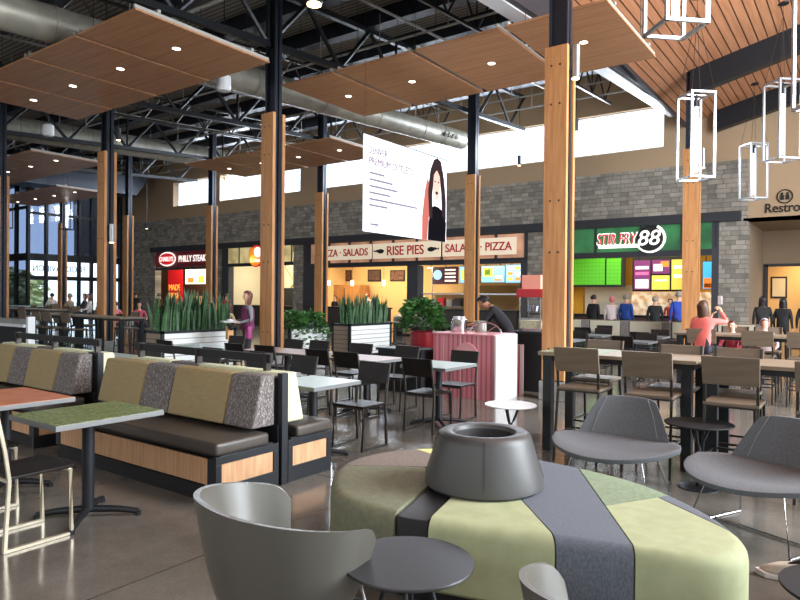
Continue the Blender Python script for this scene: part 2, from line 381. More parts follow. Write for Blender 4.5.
# window behind the glazing needs no more than sky; right and rear walls
wr = MB()
wr.box(7.2, 7.3, -6, 23, 0, 0.8).box(7.2, 7.3, -6, 23, 7.8, 10.4).box(7.2, 7.3, -6, -4.6, .8, 7.8).box(7.2, 7.3, 22.4, 23, .8, 7.8)
struct('wall_right', wr, m_plaster)
wm = MB()
for k in range(13): wm.box(7.18, 7.32, -4.7+k*2.25, -4.6+k*2.25, .8, 7.8)
wm.box(7.18, 7.32, -4.6, 22.4, 2.9, 3.05)
struct('window_4', wm, m_black)
struct('wall_front', MB().box(-52, 7.3, -6.2, -6, 0, 2.9).box(-52, 7.3, -6.2, -6, 6.3, 10.4).box(-52, -36, -6.2, -6, 2.9, 6.3).box(4, 7.3, -6.2, -6, 2.9, 6.3), m_plaster)
wm = MB()
for k in range(17): wm.box(-36.05+k*2.5, -35.95+k*2.5, -6.15, -6.05, 2.9, 6.3)
struct('window_7', wm, m_black)
struct('wall_left', MB().box(-52.2, -52, -6, 17, 0, 9.5), m_plaster2)
# restroom recess
rc = MB().box(-3.1, -2.97, YW+.4, 26.2, 0, 4.03).box(-3.1, -2.83, 26.2, 26.35, 0, 4.03).box(-.6, 7.3, 26.2, 26.35, 0, 4.03).box(-2.83, -.6, 26.2, 26.35, 2.8, 4.03).box(-3.1, 7.3, YW+.0, 26.35, 4.03, 4.12)
struct('wall_recess', rc, m_plaster2)
struct('trim_4', MB().box(-2.9, -2.8, 26.1, 26.2, 0, 2.82).box(-.63, -.53, 26.1, 26.2, 0, 2.82).box(-2.9, -.53, 26.1, 26.2, 2.76, 2.86), m_header)
struct('wall_restroom', MB().box(-4, 2, 29.2, 29.3, 0, 3.4).box(-4, -3.9, 26.35, 29.2, 0, 3.4).box(2, 2.1, 26.35, 29.2, 0, 3.4).box(-4, 2, 26.35, 29.3, 3.4, 3.5), mat('warm_cream_wall', (214, 176, 120), 0.8))
area_light('restroom_lamp', (-1.6, 28, 3.3), (0, 0, -1), 1.2, 1.2, 90, (1, .8, .5))
# shops: rooms behind the openings
m_ry = mat('warm_buff_wall', (216, 178, 120), 0.8)
rooms = [(-37.5, -28.45, mat('dark_brown_wall', (96, 70, 56), 0.8)), (-28.45, -22.4, mat('cream_wall', (206, 196, 170), 0.8)), (-22.4, -9.9, m_ry), (-9.9, -3.3, mat('golden_wall', (226, 172, 58), 0.7))]
for i, (a, b, m) in enumerate(rooms):
    yb = 26.0
    struct('wall_shop_back', MB().box(a, b, yb, yb+.1, 0, 4.05), m)
    struct('ceiling_shop', MB().box(a, b, YW+.4, yb+.1, 4.05, 4.12), m_header)
    if i == 0: struct('wall_shop_side', MB().box(a-.05, a+.05, YW+.4, yb, 0, 4.05), m)
    if i: struct('wall_shop_side', MB().box(a-.05, a+.05, YW+.4, yb, 0, 4.05), m)
struct('wall_shop_side', MB().box(-3.35, -3.25, YW+.4, 26, 0, 4.05), m_pilaster)
struct('trim_5', MB().box(-34.6, -3.15, YW-.18, YW, 4.05, 4.35), m_header)
struct('trim_6', MB().box(-34.2, -28.8, YW-.05, YW+.1, 3.0, 3.13).box(-28.1, -22.75, YW-.05, YW+.1, 3.08, 3.26).box(-22, -10.35, YW-.05, YW+.1, 2.9, 3.1).box(-9.35, -3.8, YW-.05, YW+.1, 3.0, 3.2), m_header)
pl = MB().box(-28.1, -27.55, YW-.06, YW+.3, 0, 4.05).box(-22.0, -21.0, YW-.06, YW+.3, 0, 4.05).box(-10.6, -10.35, YW-.06, YW+.3, 0, 4.05).box(-3.98, -3.78, YW-.06, YW+.3, 0, 4.05).box(-15.95, -15.4, YW+.05, YW+.5, 0, 2.9)
struct('trim_7', pl, m_pilaster)
# left glazed corner of the hall
XG = -38.0
gf = MB()
for y in (16.96, 17.94, 18.9, 19.84, 20.6, 21.75, 22.45): gf.box(XG-.12, XG+.12, y-.07, y+.07, 0, 9.0)
for z, t in ((3.62, .2), (2.45, .12), (6.1, .07)): gf.box(XG-.1, XG+.1, 16.96, 22.5, z-t, z+t)
w5 = struct('window_5', gf, m_black)
MB().box(XG-.01, XG, 17, 22.5, 3.8, 9).build('pane', glass_mat('tinted_glass', (158, 169, 188), 0.08), w5)
MB().box(XG-.01, XG, 17, 22.5, 0, 3.45).build('pane', glass_mat('lower_glass', (232, 240, 246), 0.04), w5)
gf = MB()
for x in (-39.4, -41.5, -43.6, -46, -49): gf.box(x-.07, x+.07, 16.86, 17.06, 0, 9.0)
for z, t in ((3.62, .2), (2.6, .04), (6.4, .07)): gf.box(-52, XG, 16.86, 17.06, z-t, z+t)
w6 = struct('window_6', gf, m_black)
MB().box(-52, XG, 16.95, 16.96, 0, 9).build('pane', MATS['tinted_glass'], w6)
t = text('window_lettering', 'FOOD PAVILION', mat('dark_blue_lettering', (44, 54, 76), 0.6), None, (XG-.05, 18.75, 3.0), .5, rz=PI/2, width=3.0, mirror=True, height=.36)
t.name = 'window_lettering'; tag(t, 'dark letters on the glass entrance, read from behind', 'lettering')
# brick building corner seen behind the glass
struct('wall_outside', MB().box(-49, -40, 25.2, 25.6, 4.2, 11), m_stone)

# purlins and roof trusses
for k in range(15):
    y = -4.6 + k*1.95
    z = zroof(y)
    struct('ceiling_beam', MB().box(-52, -4.9, y-.16, y+.16, z-.42, z-.01), m_blue_steel)
def truss(x, y0, y1, zb, slope, depth, r, bay, m, name='ceiling_truss'):
    b = MB(); Z = lambda y: zb + slope*y
    b.tube([(x, y0, Z(y0)), (x, y1, Z(y1))], r*1.35, square=True).tube([(x, y0, Z(y0)+depth), (x, y1, Z(y1)+depth)], r*1.35, square=True)
    n = int((y1-y0)/bay); s = (y1-y0)/n
    for i in range(n):
        a = y0+i*s
        b.tube([(x, a, Z(a)+depth), (x, a+s/2, Z(a+s/2))], r, 6); b.tube([(x, a+s/2, Z(a+s/2)), (x, a+s, Z(a+s)+depth)], r, 6)
        if i % 2 == 0: b.tube([(x, a+s/2, Z(a+s/2)), (x, a+s/2, Z(a+s/2)+depth)], r*.7, 6)
    return struct(name, b, m)
for x in (-10.47, -17.02, -23.57, -30.1, -36.6): truss(x, -5.5, 22.3, 6.33, .07, 1.2, .055, 2.3, m_black)
for x in (-7.2, -13.75, -20.3, -26.8, -33.3): truss(x, -5.5, 22.3, 6.75, .07, .8, .028, 1.25, m_darktube)
# pale pipes under the deck
for x, dz in ((-6.3, 7.15), (-15.4, 6.95), (-15.9, 6.95), (-8.9, 7.25), (-21.5, 7.1), (-28.5, 7.1), (-12.9, 7.45)):
    struct('ceiling_pipe', MB().tube([(x, -5, dz-.35), (x, 22.3, dz+.07*22.3)], .032, 8), m_pipe)
for y in (8.2, 12.4, 16.3, 19.6, 21.2):
    p = MB().tube([(-36, y, 6.85+.07*y), (-5.2, y, 6.85+.07*y)], .03, 8)
    for k in range(16): p.tube([(-35+k*1.95, y, 6.85+.07*y), (-35+k*1.95, y, 7.6+.07*y)], .012, 5)
    struct('ceiling_pipe', p, m_pipe)
# beams carrying the wood ceiling
for y, x0 in ((18.1, -3.75), (22.3, -3.9), (9.66, -3.75)):
    struct('ceiling_beam', MB().hexa([(x0, y-.15, zwood(x0)-.62), (7.2, y-.15, zwood(7.2)-.62), (7.2, y+.15, zwood(7.2)-.62), (x0, y+.15, zwood(x0)-.62)],
           [(x0, y-.15, zwood(x0)), (7.2, y-.15, zwood(7.2)), (7.2, y+.15, zwood(7.2)), (x0, y+.15, zwood(x0))]), m_black)
# ================================================================== COLUMNS
def column(x, y, ztop, label, sconce=None):
    t = thing('timber_clad_column', label, 'column', (x, y, 0), 0, 'timber clad columns of the hall')
    MB().box(-.22, .22, -.2, .2, 0, .29).build('concrete_pier', m_concrete, t, bevel=.01)
    s = MB(); s.box(-.15, .15, -.02, .02, .29, ztop); s.box(-.15, -.125, -.1, .1, .29, ztop); s.box(.125, .15, -.1, .1, .29, ztop)
    s.build('steel_core', m_blue_steel, t)
    for sy in (-1, 1):
        w = MB().box(-.185, .185, *sorted((sy*.1, sy*.18)), .31, 5.5).build('timber_plate', m_glulam, t, bevel=.008)
        bo = MB()
        for z in (.8, 2.3, 3.1, 4.6, 5.2):
            for xx in (-.07, .07): bo.tube([(xx, sy*.178, z), (xx, sy*.188, z)], .016, 8)
        bo.build('bolt', m_black, w)
    if sconce:
        l = MB().tube([(.25, 0, sconce), (.25, 0, sconce+.5)], .065, 16).box(.15, .2, -.04, .04, sconce+.15, sconce+.35).build('sconce', mat('brushed_silver', (150, 152, 156), .3, .8), t)
        MB().tube([(.25, 0, sconce-.015), (.25, 0, sconce)], .055, 16).build('lens', m_lampwarm, l)
    return t
R1, R2 = 9.66, 18.1
XR1 = [-3.92, -10.41, -17.02, -23.57]; XR2 = [-3.70, -10.25, -16.81, -23.36, -29.9, -36.45]
n1 = ['tall timber column beside the near high table', 'tall timber column right behind the standing woman', 'tall timber column behind the far high tables on the left', 'timber column cut by the left edge of the photo']
n2 = ['timber column in front of the green noodle shop sign', 'timber column standing in front of the salads sign of the pie shop', 'timber column at the left end of the pie shop sign', 'timber column between the sandwich shop and the round chicken sign', 'slim timber column left of the sandwich shop', 'slim timber column before the far glass entrance']
for i, x in enumerate(XR1): column(x, R1, zwood(x)+.05 if i == 0 else zroof(R1)-.45, n1[i], (5.0, None, 3.0, None)[i])
for i, x in enumerate(XR2): column(x, R2, zwood(x)+.05 if i == 0 else zroof(R2)-.45, n2[i], 5.0 if i == 0 else None)
# ================================================================== CEILING CLOUDS
def cloud(x0, x1, y0, y1, z, label, group, lamps):
    t = thing('ceiling_panel', label, 'ceiling panel', ((x0+x1)/2, (y0+y1)/2, z), 0, group)
    w, h = (x1-x0)/2, (y1-y0)/2
    MB().box(-w, w, -h, h, 0, .035).build('veneer_panel', m_cloud, t)
    r = MB()
    for xx in (-w+.02, w-.06): r.box(xx, xx+.04, -h, h, .035, .1)
    for yy in (-h*.7, h*.7): r.box(-w, w, yy-.03, yy+.03, .1, .15)
    r.build('hanging_rail', m_pipe, t)
    c = MB()
    for xx in (-w*.8, w*.8):
        for yy in (-h*.7, h*.7): c.tube([(xx, yy, .15), (xx, yy, max(.4, zroof((y0+y1)/2+yy)-z-.05))], .006, 4)
    c.build('cable', m_darktube, t)
    if lamps:
        d = MB().lathe([(.0, -.006), (.055, -.006), (.075, 0), (.075, .03)], (0, -.05, 0), 16).build('downlight', m_lampwhite, t)
# group 1 near left
xs = [-16.66, -14.94, -13.07, -11.22, -9.36]
nm = ['wooden ceiling panel of the near raft, farthest of its four', 'wooden ceiling panel of the near raft, third from its right end', 'wooden ceiling panel of the near raft, second from its right end', 'wooden ceiling panel at the right end of the near raft, touching the column']
for i in range(4): cloud(xs[i]+.05, xs[i+1]-.05, 5.79, 8.62, 6.1, nm[i], 'panels of the near wooden raft', True)
xs = [-10.75, -9.1, -7.1, -5.2, -3.3]
nm = ['wooden ceiling panel at the left end of the middle raft, over the banner', 'second wooden ceiling panel of the middle raft from its left end', 'third wooden ceiling panel of the middle raft, left of the big column', 'wooden ceiling panel of the middle raft behind the big column']
for i in range(4): cloud(xs[i]+.06, xs[i+1]-.06, 10.15, 13.1, 6.3, nm[i], 'panels of the middle wooden raft', True)
xs = [-20.2, -18.4, -16.65, -14.75, -12.95]
nm = ['leftmost wooden ceiling panel of the raft behind the second column', 'second wooden ceiling panel of the raft behind the second column', 'third wooden ceiling panel of the raft behind the second column', 'wooden ceiling panel of the far raft reaching the banner']
for i in range(4): cloud(xs[i]+.05, xs[i+1]-.05, 14.35, 17.2, 6.3, nm[i], 'panels of the raft behind the second column', True)
xs = [-30.0, -28.1, -26.2, -24.3, -22.4]
for i in range(4): cloud(xs[i]+.05, xs[i+1]-.05, 10.1, 12.7, 6.3, ['farthest', 'third', 'second', 'nearest'][i]+' wooden ceiling panel of the upper far left raft', 'panels of the upper far left raft', True)
xs = [-36.6, -34.7, -32.8, -30.9, -28.9]
for i in range(4): cloud(xs[i]+.05, xs[i+1]-.05, 14.1, 16.8, 6.3, ['farthest', 'third', 'second', 'nearest'][i]+' wooden ceiling panel of the lower far left raft', 'panels of the lower far left raft', True)
# ================================================================== DUCTS AND HIGH LAMPS
def duct(x, y0, y1, z0, slope, r, label):
    t = thing('air_duct', label, 'duct', (x, y0, z0), 0)
    L = y1-y0
    MB().tube([(0, 0, 0), (0, L, slope*L)], r, 24).build('duct_pipe', m_duct, t, smooth=True)
    for k in range(int(L/2.4)):
        a = 1.2+k*2.4
        MB().tube([(0, a-.03, slope*a), (0, a+.03, slope*a)], r+.012, 24).build('duct_collar', m_duct, t, smooth=True)
    return t
d = duct(-12.16, -5, 20.6, 6.2-.29, .0575, .33, 'long round galvanised duct running under the roof towards the banner')
for yy in (8.2, 8.55, 8.9, 9.25, 18.9, 19.15, 19.4, 19.65):
    L = yy+5; zc = .0575*L
    n = MB().tube([(.31, L, zc-.06), (.4, L, zc-.1)], .075, 12).build('nozzle', m_duct, d)
    MB().tube([(.39, L, zc-.1), (.402, L, zc-.105)], .05, 12).build('nozzle_mouth', m_blackflat, n)
duct(-24.6, -5, 19.5, 6.55, .0575, .42, 'round galvanised duct farther left behind the near wooden raft')
b = MB().hexa([(-35.8, 9, 7.0), (-34.2, 9, 7.0), (-34.2, 21.2, 7.3), (-35.8, 21.2, 7.3)], [(-35.8, 9, 7.9), (-34.2, 9, 7.9), (-34.2, 22, 8.4), (-35.8, 22, 8.4)]).build('box_duct', m_blue_steel)
tag(b, 'dark rectangular duct under the roof above the far left entrance', 'duct')
def highbay(x, y, z, label, warm):
    t = thing('high_bay_lamp', label, 'lamp', (x, y, z), 0)
    MB().lathe([(.0, .0), (.14, .0), (.16, .03), (.15, .3), (.06, .36), (0, .36)], n=20).build('housing', m_whitemetal if not warm else m_black, t, smooth=True)
    MB().lathe([(0, -.02), (.13, -.02), (.13, .0), (0, 0)], n=20).build('lens', m_lampwarm if warm else m_whitemetal, t)
    MB().tube([(0, 0, .36), (0, 0, zroof(y)-z-.05)], .012, 6).build('stem', m_darktube, t)
highbay(-8.18, 8.56, 6.9, 'glowing warm high lamp at the top of the photo', True)
highbay(-11.5, 9.2, 6.1, 'white cylinder lamp beside the second column under the raft', False)
highbay(-19.6, 9.3, 6.25, 'white cylinder lamp hanging below the near raft at left', False)
highbay(-18.3, 9.9, 6.9, 'white cylinder lamp between the truss bars left of centre', False)
def pendant_spot(x, y, z, label):
    t = thing('spot_lamp', label, 'lamp', (x, y, z))
    MB().tube([(0, 0, 0), (0, 0, .32)], .06, 12).build('housing', m_black, t)
    MB().tube([(0, 0, -.012), (0, 0, 0)], .05, 12).build('lens', m_lampwarm, t)
    MB().tube([(0, 0, .32), (0, 0, zroof(y)-z-.05)], .01, 5).build('stem', m_darktube, t)
pendant_spot(-9.3, 19.5, 5.95, 'small grey speaker pendant before the high windows right of the banner')
pendant_spot(-31.3, 20, 5.1, 'small lit spot hanging left of the high windows')
pendant_spot(-16.4, 9.62, 5.75, 'small glowing spot fixed beside the third column')
pendant_spot(-8.0, 20.4, 6.55, 'small black spot hanging before the rightmost high window')
pendant_spot(-5.9, 15.6, 5.75, 'small lit spot left of the big column under the middle raft')
# ================================================================== LANTERN PENDANTS
def lantern(x, y, z0, z1, label, w=.5, pale=True):
    t = thing('lantern_pendant', label, 'pendant lamp', (x, y, z0), PI/4-.03, 'box lantern pendants')
    h = z1-z0; a = w/2; r = .02; m = mat('lantern_frame', (182, 184, 188), 0.3, 0.6) if pale else m_black
    f = MB()
    for xx in (-a, a):
        for yy in (-a, a): f.box(xx-r, xx+r, yy-r, yy+r, -r, h+r)
    for zz in (0, h):
        for s in (-a, a): f.box(-a, a, s-r, s+r, zz-r, zz+r); f.box(s-r, s+r, -a, a, zz-r, zz+r)
    f.box(-a, a, -r*.6, r*.6, h-r*.6, h+r*.6)
    f.build('frame', m, t)
    MB().tube([(0, 0, .12), (0, 0, h-.25)], .045, 14).build('light_tube', mat('frosted_tube', (255, 250, 240), .5, emit=3.5), t)
    MB().tube([(0, 0, h-.25), (0, 0, h)], .03, 10).build('lamp_holder', m_black, t)
    zc = (zwood(x) if x > -4.7 else zroof(y)-.02) - z0
    c = MB()
    zm = min(h+1.7, zc-.3)
    for xx in (-a, a):
        for yy in (-a, a): c.tube([(xx, yy, h), (0, 0, zm)], .006, 4)
    c.tube([(0, 0, zm), (0, 0, zc)], .006, 4)
    c.build('cable', m_frame, t)
    MB().tube([(0, 0, zc-.03), (0, 0, zc+.005)], .11, 16).build('ceiling_rose', m_black, t)
lantern(-2.84, 14.19, 4.06, 5.76, 'box lantern pendant hanging in front of the noodle shop column')
lantern(-2.65, 21.0, 4.5, 6.05, 'smallest box lantern pendant, in front of the stone corner by the restroom sign')
lantern(-1.52, 16.33, 4.66, 6.35, 'box lantern pendant above the restroom sign at the right edge')
lantern(-1.85, 8.05, 4.78, 6.48, 'large box lantern pendant cut by the top of the photo')
lantern(-.45, 9.98, 4.12, 5.78, 'box lantern pendant cut by the upper right corner of the photo')
lantern(-33.6, 16.9, 4.9, 6.4, 'dark box lantern pendant before the far glass entrance', pale=False)
lantern(-36.6, 15.2, 5.0, 6.5, 'dark box lantern pendant beside the leftmost column', pale=False)
# ================================================================== STOREFRONT SIGNS AND INTERIORS
m_red = mat('sign_red', (196, 34, 46), 0.4)
m_signwhite = mat('sign_white', (250, 246, 240), 0.4, emit=0.9)
m_signcream = mat('sign_cream', (240, 222, 196), 0.5, emit=0.35)
def glowpanel(name, rgb, strength, var=None): return mat(name, rgb, 0.5, emit=strength, var=var, scale=1.2)
# noodle shop
t = thing('shop_sign', 'green sign band with red and white lettering and round numerals', 'shop sign', (-6.57, YW-.02, 3.0))
b = MB().box(-2.75, 2.75, -.02, .04, .2, 1.05).build('green_panel', mat('backlit_green', (52, 120, 70), .4, emit=.35, var=(34, 84, 50), scale=.9), t)
for x in (-2.75, -1.2, .35, 1.65, 2.68): MB().box(x, x+.07, -.06, .0, .2, 1.05).build('mullion', m_header, t)
bk = MB().box(-1.02, .38, -.16, -.1, .32, .44).build('underline', m_signwhite, t)
text('lettering_outline', 'STIR FRY', m_signwhite, t, (-.38, -.14, .64), .42, width=1.42, height=.42, ext=.02, shear=.15, bold=.006)
text('lettering', 'STIR FRY', mat('sign_crimson', (214, 34, 60), .4, emit=.5), t, (-.38, -.17, .64), .42, width=1.34, height=.34, ext=.02, shear=.15)
d = MB().lathe([(0, 0), (.44, 0), (.46, .02), (.46, .04), (0, .04)], n=28)
o = d.build('round_backing', m_blackflat, t); o.rotation_euler = (PI/2, 0, 0); o.location = (.72, -.1, .6)
r = MB(); pts = []
for k in range(26):
    a = math.radians(-150 + k*8.4); pts.append((.72+.47*math.cos(a), -.17, .6+.45*math.sin(a)))
r.tube(pts, .03, 6, r2=.05).build('swoosh', m_signwhite, t)
text('numerals', '88', m_signwhite, t, (.7, -.18, .63), .6, width=.72, height=.5, ext=.03, shear=.2)
# pie shop
t = thing('shop_sign', 'long cream sign of the pie shop with red lettering and black pepper emblems', 'shop sign', (-15.6, YW-.25, 3.1))
bp = MB()
for i in range(9): bp.box(-5.9+i*1.24, -4.76+i*1.24, .18, .24, 0, .92)
bp.build('backing_panel', glowpanel('peach_backlight', (214, 168, 138), .25, (176, 130, 104)), t)
for i in range(10): MB().box(-5.98+i*1.24, -5.9+i*1.24, .1, .26, 0, .94).build('mullion', m_header, t)
MB().box(-5.98, 5.2, .08, .2, -.04, -.002).build('sill', m_header, t)
for a, c, txt, w in ((-5.25, -2.05, 'PIZZA \u00b7 SALADS', 2.85), (-1.95, 1.55, 'RISE PIES', 1.9), (1.65, 4.92, 'SALADS \u00b7 PIZZA', 2.95)):
    MB().box(a, c, -.06, 0, .12, .78).build('sign_board', m_signcream, t, bevel=.01)
    text('lettering', txt, m_red, t, ((a+c)/2, -.075, .45), .42, width=w, height=.4 if 'RISE' in txt else .33, ext=.012, bold=.004)
for sx, xo in ((1, -1.5), (-1, 1.12)):
    p = MB().ball((xo, -.08, .44), .19, .02, .1).ball((xo-.17*sx, -.08, .46), .12, .02, .055)
    p.tube([(xo-.25*sx, -.08, .47), (xo-.34*sx, -.08, .43), (xo-.38*sx, -.08, .49)], .022, 6)
    p.build('pepper_emblem', m_blackflat, t)
# round chicken sign, generic emblem
t = thing('shop_sign', 'backlit cream sign band with a round red and orange emblem', 'shop sign', (-25.15, YW-.1, 3.25))
MB().box(-2.4, 2.4, 0, .06, 0, .82).build('backlit_panel', glowpanel('cream_backlight', (226, 208, 150), .5, (170, 152, 104)), t)
for x in (-2.42, -1.5, .85, 1.45, 2.38): MB().box(x, x+.05, -.04, .0, 0, .82).build('mullion', m_header, t)
def disc(name, r, y, z, x, m, par, ry=1.0):
    o = MB().lathe([(0, 0), (r, 0), (r, .03), (0, .03)], n=28, sy=ry).build(name, m, par); o.rotation_euler = (PI/2, 0, 0); o.location = (x, y, z); return o
disc('emblem_disc', .56, -.06, .33, -.1, mat('emblem_red', (206, 44, 40), .4, emit=.5), t)
disc('emblem_ring', .47, -.1, .3, -.14, mat('emblem_orange', (246, 148, 44), .4, emit=.6), t)
disc('emblem_patch', .26, -.14, .52, .1, m_signwhite, t)
disc('emblem_patch', .2, -.14, .18, -.3, mat('emblem_yellow', (252, 214, 90), .4, emit=.6), t)
text('lettering', 'Chicken', m_signwhite, t, (-.1, -.16, .12), .3, width=.7, height=.2, bold=.0, shear=.2)
# sandwich shop
t = thing('shop_sign', 'maroon sign band with white oval badge and white lettering', 'shop sign', (-31.5, YW-.1, 3.15))
MB().box(-2.6, 2.55, 0, .06, 0, .9).build('maroon_panel', mat('maroon_panel', (96, 30, 36), .5, emit=.15), t)
MB().box(-2.6, 2.55, -.05, 0, .18, .72).build('band', mat('dark_red_band', (120, 26, 34), .5, emit=.2), t)
disc('oval_border', .8, -.08, .47, -1.32, m_signwhite, t, .52)
disc('oval_badge', .73, -.11, .47, -1.32, mat('badge_red', (214, 40, 44), .4, emit=.5), t, .46)
text('lettering', 'CHARLEYS', m_signwhite, t, (-1.32, -.16, .47), .3, width=1.3, height=.26)
text('lettering', 'PHILLY STEAKS', m_signwhite, t, (1.05, -.08, .46), .4, width=2.6, height=.36, bold=.004)
# restroom lettering and symbol
t = thing('restroom_sign', 'black Restrooms lettering with round people symbol on the beige wall', 'sign', (-1.55, YW-.01, 4.44))
text('lettering', 'Restrooms', m_blackflat, t, (-.2, -.02, -.06), .4, width=1.5, height=.28, bold=.003)
ring = MB(); ring.tube([(-.44+.2*math.cos(2*PI*k/24), -.02, .27+.2*math.sin(2*PI*k/24)) for k in range(25)], .018, 6)
ring.build('symbol_ring', m_blackflat, t)
fg = MB()
for x in (-.51, -.37): fg.ball((x, -.02, .36), .035, .01, .035); fg.hexa([(x-.05, -.03, .17), (x+.05, -.03, .17), (x+.05, -.01, .17), (x-.05, -.01, .17)], [(x-.045, -.03, .32), (x+.045, -.03, .32), (x+.045, -.01, .32), (x-.045, -.01, .32)])
fg.build('symbol_figure', m_blackflat, t)
# ---- noodle shop interior
def screen(x0, x1, z0, z1, y, m, label, extra=None, frame=.02, rod=True):
    t = thing('menu_screen', label, 'screen', ((x0+x1)/2, y, z0))
    w, h = (x1-x0)/2, z1-z0
    MB().box(-w-frame, w+frame, 0, .06, -frame, h+frame).build('frame', m_blackflat, t)
    MB().box(-w, w, -.008, 0, 0, h).build('display', m, t)
    for xx in ((-w*.6, w*.6) if rod else ()): MB().tube([(xx, .03, h+frame), (xx, .03, 4.05-z0)], .015, 6).build('hanging_rod', m_blackflat, t)
    if extra:
        for k, (a, b_, c, d_, mm) in enumerate(extra):
            MB().box(-w+a*2*w, -w+b_*2*w, -.014, -.008, c*h, d_*h).build('menu_picture', mm, t)
    return t
def em(n, rgb, s=.9, var=None, scale=6): return mat(n, rgb, .4, emit=s, var=var, scale=scale)
gt = em('glowing_green_tiles', (96, 196, 50), .2); add_lines(gt, 'Z', .14, .015, (70, 165, 40)); add_lines(gt, 'X', .14, .012, (70, 165, 40))  # tiles are no lamp; a faint glow is added to their colour
t = MB().box(-9.3, -8.05, 24.4, 24.46, 2.1, 3.12).build('tile_panel', gt); tag(t, 'bright green tiled panel at the left in the noodle shop', 'tile panel')
t = MB().box(-7.98, -7.45, 24.4, 24.46, 2.1, 3.1).build('tile_panel', gt); tag(t, 'narrow bright green tiled panel beside the golden wall', 'tile panel')
t = MB().box(-9.3, -7.4, 24.47, 24.9, 2.02, 4.05).build('hood', m_header); tag(t, 'dark kitchen hood behind the green tiled panels', 'hood')
pu, ye, or_, wh = em('menu_purple', (104, 46, 96), .7), em('menu_yellow', (196, 188, 76), .7), em('menu_orange', (226, 120, 50)), em('menu_white', (240, 230, 220))
screen(-6.98, -6.4, 1.92, 3.0, 24.5, pu, 'purple menu screen, leftmost over the noodle counter', [(.1, .9, .05, .35, wh), (.1, .9, .5, .6, em('menu_pink', (230, 90, 140))), (.1, .9, .7, .8, wh)])
screen(-6.34, -5.72, 2.5, 3.0, 24.5, pu, 'small menu screen with a food picture over the noodle counter', [(.1, .6, .2, .7, wh), (.5, .95, .5, .9, em('menu_orange', (226, 120, 50)))])
screen(-6.34, -5.72, 1.92, 2.44, 24.5, ye, 'small yellow menu screen over the noodle counter', [(.15, .85, .6, .7, wh)], rod=False)
screen(-5.66, -4.98, 1.92, 3.0, 24.5, ye, 'tall yellow menu screen over the noodle counter left of the column', [(.1, .9, .7, .8, wh), (.1, .9, .4, .5, wh)])
screen(-4.62, -4.16, 1.95, 2.9, 24.5, em('menu_blue', (60, 160, 226)), 'blue menu screen with food picture right of the column', [(.05, .95, .02, .4, em('menu_orange', (226, 120, 50))), (.1, .6, .05, .2, m_blackflat)])
cw = MB().box(-9.35, -7.45, 25.9, 25.98, .9, 2.1).build('wall_band', mat('cream_tile', (226, 214, 190), .6)); tag(cw, 'cream wall band under the green tiled panels of the noodle shop', 'wall band')
mb_ = MB().box(-7.06, -4.9, 24.58, 24.62, 1.86, 4.05).build('menu_board', m_blackflat); tag(mb_, 'black board behind the menu screens of the noodle shop', 'menu board')
c = thing('service_counter', 'low bright serving counter of the noodle shop', 'counter', (-6.4, 22.9, 0))
MB().box(-2.6, 2.3, 0, .7, 0, .95).build('counter_body', mat('dark_red_counter', (70, 50, 44), .5), c)
MB().box(-2.65, 2.35, -.05, .75, .95, 1.0).build('countertop', m_charcoal, c)
MB().box(-1.5, 2.2, .25, .27, 1.0, 1.45).build('sneeze_guard', MATS['clear_glass'], c)
bl = MB().box(-7.4, -4.0, 25.7, 25.98, .9, 1.85).build('backlit_shelf', em('shelf_glow', (250, 226, 190), .7, var=(190, 150, 110), scale=4)); tag(bl, 'glowing shelves behind the noodle counter', 'shelf')
area_light('noodle_shop_lamps', (-6.3, 24, 3.9), (0, .1, -1), 4, 1.5, 160, (1, .86, .62))
rl = thing('queue_rail', 'dark rail before the noodle shop queue', 'rail', (-6.6, 20.6, 0))
MB().box(-2.9, 2.6, -.02, .02, 1.0, 1.07).box(-2.9, 2.6, -.02, .02, .5, .53).build('bar', m_black, rl)
for x in (-2.9, -1.5, 0, 1.3, 2.58): MB().box(x-.025, x+.025, -.025, .025, 0, 1.0).build('post', m_black, rl)
# ---- pie shop interior
for i, (x0, x1, z0, z1, a) in enumerate([(-20.85, -20.0, 2.34, 2.95, 'portrait'), (-19.4, -18.5, 2.34, 2.9, 'brown'), (-22.5, -21.95, 2.36, 2.95, 'narrow')]):
    t = thing('framed_poster', ['dark framed poster at the left of three in the pie shop kitchen', 'brown framed poster in the pie shop kitchen nearest the middle', 'narrow framed poster at the far left of the pie shop kitchen'][i], 'poster', ((x0+x1)/2, 25.95, z0))
    w = (x1-x0)/2
    MB().box(-w, w, 0, .04, 0, z1-z0).build('frame', m_blackflat, t)
    MB().box(-w+.06, w-.06, -.01, 0, .06, z1-z0-.06).build('print', mat('poster_brown%d' % i, [(96, 64, 50), (140, 90, 60), (120, 70, 50)][i], .6, var=(60, 40, 34), scale=9), t)
cb = thing('wood_partition', 'light oak cabinet block in the pie shop kitchen', 'cabinet', (-21.6, 25.3, 0))
MB().box(-1.05, 1.0, -.3, .5, 0, 2.15).build('body', mat('oak_block', (176, 124, 72), .5, var=(150, 100, 56), scale=3, stretch=(6, 1, .5)), cb, bevel=.01)
MB().box(-.02, .02, -.32, -.3, .1, 2.0).build('door_gap', m_header, cb)
c = thing('service_counter', 'dark serving counter along the pie shop front', 'counter', (-15.6, 22.3, 0))
MB().box(-6.2, -1.6, 0, .8, 0, 1.02).build('counter_body', mat('dark_counter_body', (60, 54, 50), .5), c)
MB().box(-.1, 4.9, 0, .8, 0, 1.02).build('counter_body', MATS['dark_counter_body'], c)
MB().box(-6.25, -1.55, -.05, .85, 1.02, 1.08).build('countertop', m_black, c)
MB().box(-.15, 4.95, -.05, .85, 1.02, 1.08).build('countertop', m_black, c)
MB().box(-.1, 4.9, .5, .52, 1.08, 1.7).build('glass_guard', MATS['clear_glass'], c)
